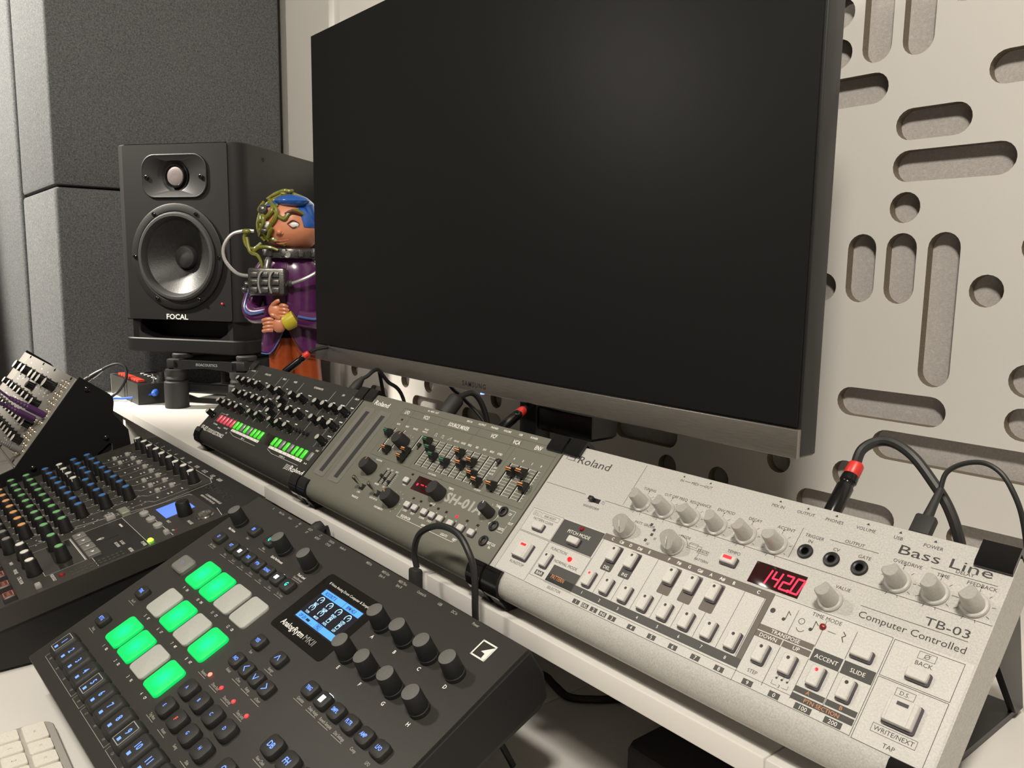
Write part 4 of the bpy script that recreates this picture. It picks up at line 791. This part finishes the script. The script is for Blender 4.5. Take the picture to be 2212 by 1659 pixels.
for y,xx in ((-12,(-37,-21)),(-19,(-53,-37,-21)),(-26,(-29,)),(-32.5,(-50,-34,-20)),(-39,(-42,-24)),(-46.5,(-51,-34.6,-19)),(-57,(-20,-36)),(-63.6,(-15.8,)),(-74.6,(-28,-16)),(-76.7,(-52.8,)),(-89.4,(-52,-37,-20)),(-96,(-28,-44)),(-102.6,(-54,-39,-20)),(-110,(-32,-16)),(-118,(-12.4,-30)),(-126,(-50,-34))):
    for x in xx: JE(er,x,y)
for x in (-355.6,-235,-143,-25.4):
    for y in (-4,-135): G().lathe([(2.4,1.2),(2.4,2),(1.2,2.6),(.01,2.7)],x,y,n=10).obj('panel_screw',m_gloss,er)
g=G(); random.seed(5)
for i in range(46): x=-365+random.random()*330; y=random.choice((-12,-40,-45,-70,-74,-99,-124)); q=1.5+2*random.random(); g.rect(x-q,y-.9,x+q,y+.9,1.3)
g.obj('white_lettering',m_wp,er,None,False)
# ================================================================ keyboard at the front left
kb=thing('computer_keyboard','white computer keyboard at the bottom left, partly cut off','keyboard',Matrix.Translation(W(372,-320,-231.8)))
m_kw=mat('white_keycap',(.72,.68,.61),.5); m_ka=mat('keyboard_aluminium',(.50,.475,.44),.35,.3)
g=G(); g.rbox(139.5,-57.5,279,115,[(1.5,0),(0,1.5),(0,7),(.8,7.8)],10,5); g.obj('keyboard_base',m_ka,kb)
rows=[[24.6]+[15.8]*13,[15.8]*13+[24.6],[24.6]+[15.8]*13,[29]+[15.8]*11+[30],[38]+[15.8]*10+[40],[15.8]*3+[20,92,20]+[15.8]*4]
legs=[['esc']+['F%d'%i for i in range(1,13)]+['']]+[list('`1234567890-=')+['delete'],['tab']+list('QWERTYUIOP[]\\'),['caps']+list("ASDFGHJKL;'")+['return'],['shift']+list('ZXCVBNM,./')+['shift'],['fn','control','option','command','','command','','','','']]
m_kg=mat('grey_legend',(.30,.29,.28),.5)
for j,(rw,lg) in enumerate(zip(rows,legs)):
    x=6.
    for w,t in zip(rw,lg):
        o=G().rbox(0,0,w,15.8,[(0,0),(0,2.2),(.4,2.8)],2,3).obj('key',m_kw,kb,(x+w/2,-14-18.2*j,7.8))
        if t: G().txt(t,0,0,2.0 if len(t)>1 else 3.2,z=2.86).obj('key_legend',m_kg,o,None,False)
        x+=w+3
# ================================================================ cables
def along(x,v,n):      # point on a synth's back: distance v beyond the back edge, n above the panel
    return Vector((x,v*VV[1]+n*NN[1],v*VV[2]+n*NN[2]))
m_cab=mat('cable_sheath',(.014,.0135,.0135),.5,bump=.1); m_ring=mat('red_ring',(.62,.03,.025),.4); m_bplug=mat('black_plug_metal',(.012,.012,.012),.2,.4)
def cable(name,label,pts,r,m=m_cab):
    c=thing(name,label,'cable',Matrix.Translation(W(0,0,0))); G().tube(pts,r,10,7).obj('lead',m,c); return c
def phone_plug(c,x,n=-11):
    a,b=along(x,1,n),along(x,36,n); G().cyl(a,b,[(4.6,0),(4.9,4),(4.9,21),(4.2,22),(4.2,24),(4.9,25),(4.8,28),(4.3,30)],20).obj('plug_body',m_bplug,c)
    G().cyl(along(x,30,n),along(x,40,n),[(4.2,0),(4.7,1),(4.4,8),(3.3,9.4)],20).obj('red_ring',m_ring,c)
c=cable('audio_cable','thick black cable with red ring plugged into the silver synthesizer',[along(825.5,36,-11),(826,38,28),(831,46,33),(840,48,33.5),(852,47,28),(864,45,17),(875,43,4),(883,42,-14),(887,46,-42),(880,92,-104)],3.0); phone_plug(c,825.5)
c=cable('usb_cable','thin black cable with moulded plug on the silver synthesizer',[along(876,32,-8),(877,31,26),(884,33,32),(894,33,34.5),(903,32,31),(910,31,22),(915,31,10),(919,33,-12),(924,45,-60),(926,80,-106)],1.35)
G().bb(-5.4,-3,0,5.4,3,13,1.5,None,Matrix.Translation(along(876,1,-8))@Vector(VV).to_track_quat('Z','X').to_matrix().to_4x4()@Matrix.Rotation(math.pi/2,4,'Z')).obj('plug_body',m_rub,c); G().cyl(along(876,15,-8),along(876,33,-8),[(2.8,-3),(2.4,4),(1.7,17)]).obj('strain_relief',m_rub,c)
def slant_plug(c,a,b):
    a,b=Vector(a),Vector(b); l=(b-a).length
    G().cyl(a,b,[(4.4,0),(4.7,3),(4.7,l*.62),(4,l*.64),(4,l*.7),(4.6,l*.73),(4.3,l*.82)],20).obj('plug_body',m_bplug,c); G().cyl(a+(b-a)*.8,b+(b-a)*.05,[(4.1,0),(4.5,1),(4.2,l*.2),(3,l*.24)],20).obj('red_ring',m_ring,c)
c=cable('audio_cable','black cable with red ring plugged into the olive grey synthesizer',[(494,57,2.6),(484,72,4),(470,92,2),(462,104,-12),(458,112,-50),(458,120,-106)],2.6); slant_plug(c,(523,3,-7),(496,54,2.4))
c=cable('audio_cable','black cable with red ring at the back of the small black synthesizer',[(93,33,21.5),(92,48,26),(100,90,30),(120,110,20),(130,120,-40),(130,130,-106)],2.4); slant_plug(c,(82,3,-3),(93.5,31,20.5))
c=cable('usb_cable','thin black cable rising behind the small black synthesizer',[along(258,18,-8),(258,25,10),(256,34,15),(249,45,14),(246,58,0),(244,80,-22),(242,100,-104)],2.2); G().cyl(along(258,0,-8),along(258,20,-8),[(5.5,0),(5.5,10),(3,18),(2.4,20)]).obj('plug_body',m_rub,c)
cable('power_cable','thin black cable hanging down below the monitor',[(316,86,40),(332,85,6),(358,85,-7),(392,86,-25),(420,92,-60),(430,100,-106)],2.0)
c=cable('midi_cable','black cylindrical plug and cable behind the olive grey synthesizer',[along(438,22,-9),(438,40,12),(440,52,-5),(440,60,-40),(436,75,-105)],2.8); G().cyl(along(438,1,-9),along(438,24,-9),[(7.6,0),(7.8,2),(7.8,19),(6.6,21),(3,23)],20).obj('plug_body',m_rub,c)
c=cable('usb_cable','black cable arching from the back of the drum machine to the shelf edge',[(552,-96,-97),(550,-97,-84),(560,-98,-67),(584,-98,-55),(608,-98,-54),(622,-98,-64),(627.5,-97,-79),(628,-96,-112),(629,-92,-170),(640,-70,-226)],2.4)
G().bb(-5.4,-3.6,0,5.4,3.6,20,1.6,None,Matrix.Translation((555,-99,-116))).obj('plug_body',m_rub,c)
c=cable('audio_cable','black plug standing behind the drum machine near the shelf',[(377,-86.5,-112),(378,-84.5,-122),(380,-83,-160),(400,-70,-226)],2.6); G().cyl((376,-104,-118),(376,-88,-110),[(6,0),(6.8,2),(6.8,13),(5,17),(.01,18)],20).obj('plug_body',m_rub,c)
c=cable('patch_cable','black cable with metal plug looping behind the modular rack',[(-514,-84,-58),(-508,-74,-51),(-498,-61,-46),(-489,-51,-50),(-484,-49,-62),(-483,-54,-78),(-488,-64,-95),(-492,-74,-104),(-500,-90,-130),(-520,-110,-200)],2.6)
G().cyl((-540,-120,-86),(-512,-81,-56),[(2.6,0),(2.8,18),(5,20),(5,28),(3.8,29),(3.8,31),(5,32),(4.6,44),(3,56)],16).obj('plug_body',mat('scratched_nickel',(.25,.24,.22),.25,.9),c)
c=cable('network_cable','bright blue cable plugged into the small red key box',[(-404,-26,-90.5),(-422,-34,-95),(-443,-45,-100),(-468,-61,-104),(-485,-76,-106),(-505,-95,-120)],2.0,mat('blue_cable',(.03,.13,.60),.4)); G().cyl((-412.5,-20,-88),(-398,-28,-91),[(4,0),(5.4,2),(5.4,11),(3,16)]).obj('plug_body',MATS['blue_cable'],c)
def patch(label,x,y,m,l,pts):
    c=thing('patch_cable',label,'cable',KX); prof=[(1.8,-4),(1.8,2.4),(4.6,3),(4.8,l*.5)]
    for k in range(6): q=l*(.5+.08*k); prof+=[(4.4-.3*k,q+.2),(3.4-.2*k,q+l*.03),(3.4-.2*k,q+l*.05),(4.2-.3*k,q+l*.06)]
    G().lathe([(r_,h_) for r_,h_ in prof],x,y,1.5,n=16).obj('plug_body',m,c); G().tube([(x,y,l)]+pts,1.6,8,6).obj('lead',m,c); return c
m_pur=mat('purple_rubber',(.06,.018,.085),.4,bump=.1)
patch('purple patch cable in the upper row of the modular rack',-15.8,-63.6,m_pur,54,[(-18,-60,72),(-40,-52,98),(-90,-50,120),(-150,-70,130),(-220,-140,110)])
patch('purple patch cable below the other purple one in the modular rack',-52.8,-76.7,m_pur,52,[(-56,-73,68),(-80,-66,92),(-130,-70,110),(-200,-100,110),(-260,-150,90)])
patch('grey patch cable at the bottom of the modular rack',-12.4,-118,mat('grey_rubber',(.16,.155,.145),.5),32,[(-16,-120,46),(-34,-128,60),(-60,-150,66),(-110,-190,50)])
cable('power_cable','black cable lying on the desk under the shelf',[(520,20,-228.4),(548,38,-228.4),(570,34,-228.4),(592,31,-228.4),(609,47,-228.4),(624,66,-228.4),(660,90,-228.4)],3.2)
pa=thing('power_adapter','black power adapter lying on the desk under the shelf','adapter',Matrix.Translation(W(735,30,-232)))
G().bb(-45,-38,.3,45,38,26,5,8).obj('case',m_rub,pa); G().box(-40,-1,26,40,1,26.3).obj('seam',m_blk,pa)
# ================================================================ toy figure between loudspeaker and monitor
th=math.radians(49); fg=thing('toy_figure','painted toy boy with purple jacket, blue hair and green vines on face','figurine',frame3((math.cos(th),math.sin(th),0),(-math.sin(th),math.cos(th),0),(-114,104,-110)))
m_skin=mat('painted_skin',(.62,.24,.13),.35,var=.05,vs_=60); m_hair=mat('painted_blue_hair',(.02,.10,.40),.2,coat=.6); m_jac=mat('painted_purple_jacket',(.085,.016,.085),.22,coat=.5,var=.12,vs_=120); m_tro=mat('painted_orange_trousers',(.32,.055,.012),.35,coat=.3,var=.1,vs_=80); m_vin=mat('painted_olive_vine',(.17,.17,.022),.28,coat=.4,var=.25,vs_=300); m_gm=mat('gunmetal_paint',(.13,.125,.12),.3,.75,var=.4,vs_=500,bump=.3,bs=500); m_wht=mat('painted_white',(.72,.70,.68),.25); m_tube=mat('silver_tube',(.55,.54,.52),.25,.6); m_pip=mat('painted_blue_piping',(.08,.14,.42),.22); m_yel=mat('painted_yellow_cuff',(.5,.42,.03),.3); m_brow=mat('painted_brow',(.10,.022,.012),.5); m_lip=mat('painted_lip',(.42,.11,.07),.4)
def ell(z,rx,ry,x=0,y=0,n=24): return [(x+rx*math.cos(2*math.pi*k/n),y+ry*math.sin(2*math.pi*k/n),z) for k in range(n)]
# trousers: two legs joined at the hips, one mesh
g=G(); g.loft([ell(z,a,b,x=c) for z,a,b,c in ((8,22,22,-20),(40,21,21,-20),(90,20,22,-18),(118,22,27,-16),(134,24,28,-14))]); g.loft([ell(z,a,b,x=c) for z,a,b,c in ((8,22,22,24),(40,21,21,23),(90,20,22,20),(118,22,27,17),(134,24,28,14))]); g.obj('trousers',m_tro,fg)
for x in (-20,24): G().loft([ell(z,a,b,x=x,y=c) for z,a,b,c in ((.2,19,27,-8),(3,20,28,-8),(10,19,26,-7),(16,15,18,-2))]).obj('shoe',m_brow,fg)
# jacket: torso with open front tails, sleeves folded across
def coat(z,rx,ry,gap):
    P=[]; n=30
    for k in range(n+1):
        a=math.radians(-90+gap+(360-2*gap)*k/n); P.append((rx*math.cos(a),ry*math.sin(a),z))
    return P
g=G(); R=[(112,50,37,30),(122,49.5,36.5,22),(134,48,35.5,13),(148,46,34,4),(165,44,33,.5),(190,44,33,.5),(215,45,33,.5),(236,43,30,.5),(250,34,26,.5),(258,24,20,.5)]
g.loft([coat(*r) for r in R],None,False,True,False); g.loft([[(x*.93,y*.93,z) for x,y,z in coat(*r)] for r in R[::-1]],None,False,False,False)
def arm(P,r0,r1): return G().tube(P,lambda t:r0+(r1-r0)*t,14,8)
jk=g.obj('jacket',m_jac,fg)
AR=[(-36,2,240),(-48,-2,222),(-56,-10,196),(-57,-22,176),(-44,-36,168),(-22,-44,172)]
AL=[(36,2,240),(50,-2,222),(60,-10,196),(60,-22,172),(44,-38,162),(20,-48,166)]
arm(AR,17,12).obj('sleeve',m_jac,jk); arm(AL,17,12.5).obj('sleeve',m_jac,jk)
for A,s in ((AR,-1),(AL,1)): G().tube([(x+s*5,y-13.5+2*i*0,z+3) for i,(x,y,z) in enumerate(A[1:])],1.9,8,6).obj('sleeve_piping',m_pip,jk)
for s in (-1,1): G().tube([(s*3,-35,150),(s*13,-38,128),(s*26,-34,112),(s*44,-20,110)],1.0,6,6).obj('hem_line',m_pip if s<0 else m_brow,jk)
G().ball(0,-35,156,2.6,2,2.6).obj('button',m_wht,jk)
G().tube([(30,-29,150),(46,-16,148)],1.4,6).obj('pocket_flap',m_pip,jk); G().poly([(32,-29.6),(38,-26)],0) if 0 else None
for k in range(4): G().ball(30+4*k,-50+2.4*k,160+1.2*k,1.6).obj('cuff_button',m_wht,jk)
g=G().tube([(18,-49,166),(8,-51,160),(4,-51,158)],lambda t:12.5-1*t,14,4); g.obj('yellow_cuff',m_yel,fg)
def hand(cx,cy,cz,dx,dz,lab):
    g=G(); g.ball(cx,cy,cz,11,8,12,14,10)
    for k in range(4):
        o=(k-1.5)*5.2; q=[(cx+dx*8+o*.1,cy-3,cz+o),(cx+dx*15,cy-6,cz+o*1.02),(cx+dx*21-abs(o)*.3,cy-3,cz+o*1.0+dz*2)]
        g.tube(q,lambda t:3.4-.9*t,8,4)
    g.tube([(cx-dx*2,cy-4,cz+9),(cx+dx*5,cy-8,cz+14),(cx+dx*9,cy-8,cz+15)],lambda t:3.6-1*t,8,4)
    return g.obj(lab,m_skin,fg)
hand(-12,-47,176,1,-1,'hand'); hand(-6,-51,156,-1,-1,'hand')
# head
def hd(p):      # squash a ball into a child-like head with cheeks and chin
    x,y,z=p; t=(z-303)/44
    if t<0: k=1+.07*math.sin(math.pi*min(1,-t*1.3))-.10*t*t; x*=k; y=y*(1+.05*math.sin(math.pi*min(1,-t*1.3))-.06*t*t)
    return (x,y,z)
g=G(); g.ball(0,0,303,44,42,44,32,24); g.v=[hd(p) for p in g.v]; g.ball(43,4,294,6,8,11,10,8); g.ball(-43,4,294,6,8,11,10,8)
g.ball(-5,-41.4,290,4.6,5.4,4.2,12,8); g.ball(-8.6,-40.4,288.4,2.6,3,2.4,8,6); g.ball(-1.4,-40.4,288.4,2.6,3,2.4,8,6); head=g.obj('head',m_skin,fg)
G().lathe([(20,250),(19,268)],n=20).obj('neck',m_skin,fg)
for x,s in ((15,1),(-26,1)): o=G(); o.ball(x,-38 if x>0 else -34.5,301,8,3.4,5,14,8); o.obj('eye',m_wht,head)
G().tube([(7,-41.5,302),(15,-41.5,307),(23,-37.5,303)],.9,6,6).tube([(7,-41.5,302),(15,-41.8,296.6),(23,-37.5,301)],.7,6,6).obj('eyelid',m_brow,head)
G().tube([(4,-42,316),(14,-41,320),(26,-35,316)],lambda t:2.4-1.2*abs(t-.4),8,6).obj('eyebrow',m_brow,head)
G().tube([(-14,-38.6,277),(-4,-40.6,277.6),(8,-39.4,279)],lambda t:1.1-.7*abs(t-.5),8,6).tube([(-11,-38.2,274.4),(-4,-39.6,273.4),(4,-38.6,275)],lambda t:1.3-.9*abs(t-.5)*2,8,6).obj('mouth',m_lip,head)
# hair: a shell over the crown with a parted fringe and sideburn
g=G(); rings=[]
for j in range(13):
    R_=[]
    for k in range(36):
        a=2*math.pi*k/36; fx,fy=math.cos(a),math.sin(a)
        low=math.radians(58) if fy<-.25 else math.radians(104)
        if fy<-.05 and fx>.55: low=math.radians(96)
        if -.6<fx<.5 and fy<-.3: low=math.radians(50+14*abs(fx-.0))
        ph=low*j/12+.001; R_.append((46*math.sin(ph)*fx,44.4*math.sin(ph)*fy,303+46.6*math.cos(ph)))
    rings.append(R_)
g.loft(rings,None,True,False); g.loft([[(x*.97,y*.97,303+(z-303)*.97) for x,y,z in r] for r in rings[::-1]],None,False,True); g.obj('hair',m_hair,head)
g=G(); g.ball(10,-27,336,26,17,9,16,8); g.tube([(32,-22,330),(38,-18,312),(41,-12,300)],lambda t:8-5*t,10,6); g.obj('fringe',m_hair,head)
# vines over one side of the face
random.seed(11); g=G()
def onhead(a,e,r=47): a,e=math.radians(a),math.radians(e); return (r*math.cos(e)*math.sin(a),-r*.95*math.cos(e)*math.cos(a),303+r*math.sin(e))
V_=[[(-10,80),(-30,60),(-50,40),(-60,20),(-55,0),(-48,-20),(-40,-34)],[(-70,70),(-60,50),(-30,38),(-20,22),(-35,8),(-58,2),(-66,-15)],[(30,75),(10,70),(-20,72),(-40,58),(-52,44)],[(40,17),(25,24),(12,18),(4,8),(-8,14),(-18,26),(-14,36)],[(-24,34),(-10,22),(-12,8),(-20,-2),(-30,-12)],[(-75,40),(-66,24),(-44,18),(-34,4),(-44,-10),(-62,-20)],[(-60,-8),(-40,-22),(-24,-30),(-10,-38),(0,-44)],[(-80,20),(-74,0),(-64,-18),(-50,-32)],[(-30,-24),(-22,-14),(-16,-8)],[(60,60),(40,68),(10,82),(-40,78)],[(-90,50),(-70,60),(-40,66),(0,62)]]
for i,vv in enumerate(V_): g.tube([onhead(a,e,46+2.4*(i%3)) for a,e in vv],lambda t,i=i:3.3-.9*abs(2*t-1),8,6)
g.tube([(-36,-30,274),(-46,-34,266),(-58,-30,270),(-62,-28,284),(-54,-30,290)],2.6,8,6); g.tube([(-58,-30,282),(-52,-34,262),(-40,-36,256),(-34,-36,240),(-40,-37,226)],lambda t:3.2-1.4*t,8,6); g.tube([(-46,-34,262),(-36,-38,268),(-20,-40,268),(-8,-40,264)],lambda t:3.2-1.2*t,8,6); g.ball(-58,-30,291,7,5,4)
g.obj('vines',m_vin,head)
g=G(); g.ball(-30,-36,322,7,6,8,10,8); g.ball(-28,-38,292,6,4,4,10,8); g.obj('metal_implant',m_gm,head)
# mechanical collar and chest box
cl=G().lathe([(30,252),(37,253),(39,259),(37,266),(33,268),(28,262)],n=28).obj('mechanical_collar',m_gm,fg)
for k in range(9):
    a=math.radians(-160+35*k); G().bb(-5,-4,-6,5,4,6,1.5,None,Matrix.Translation((38*math.cos(a),38*math.sin(a),260))@Matrix.Rotation(a,4,'Z')).obj('collar_block',m_gm,cl)
G().lathe([(5,0),(5,2),(3.4,2),(3.2,1)],n=14,M=Ms(6,258,-41)).obj('collar_dial',m_tube,cl)
cb=G().bb(-50,-54,198,4,-30,238,3).obj('chest_box',m_gm,fg)
for i in range(3):
    for j in range(3): G().bb(-46+16*i,-58+random.random()*2,202+11*j,-35+16*i,-52,210+11*j,1.2).obj('box_block',m_gm,cb)
for x in (-30,-14): G().tube([(x,-57,202),(x-2,-60,215),(x,-60,228),(x+4,-57,234)],1.5,8,5).obj('box_pipe',m_tube,cb)
for x,z in ((-54,206),(-50,214),(6,216)): G().cyl((x,-44,z),(x-8 if x<0 else x+6,-46,z),[(4,0),(5,2),(5,6),(3,8)]).obj('box_fitting',m_gm,cb)
G().cyl((-24,-46,236),(-22,-40,254),[(6,0),(5,6),(6,12),(4,18)]).obj('box_fitting',m_gm,cb)
G().tube([(-50,-44,226),(-70,-42,230),(-88,-38,248),(-91,-34,268),(-80,-30,286),(-62,-28,292),(-48,-26,292)],2.6,10,7).obj('breathing_tube',m_tube,fg)
G().tube([(4,-44,214),(24,-46,220),(46,-38,232),(62,-20,250),(60,0,268)],2.6,10,7).obj('breathing_tube',m_tube,fg)
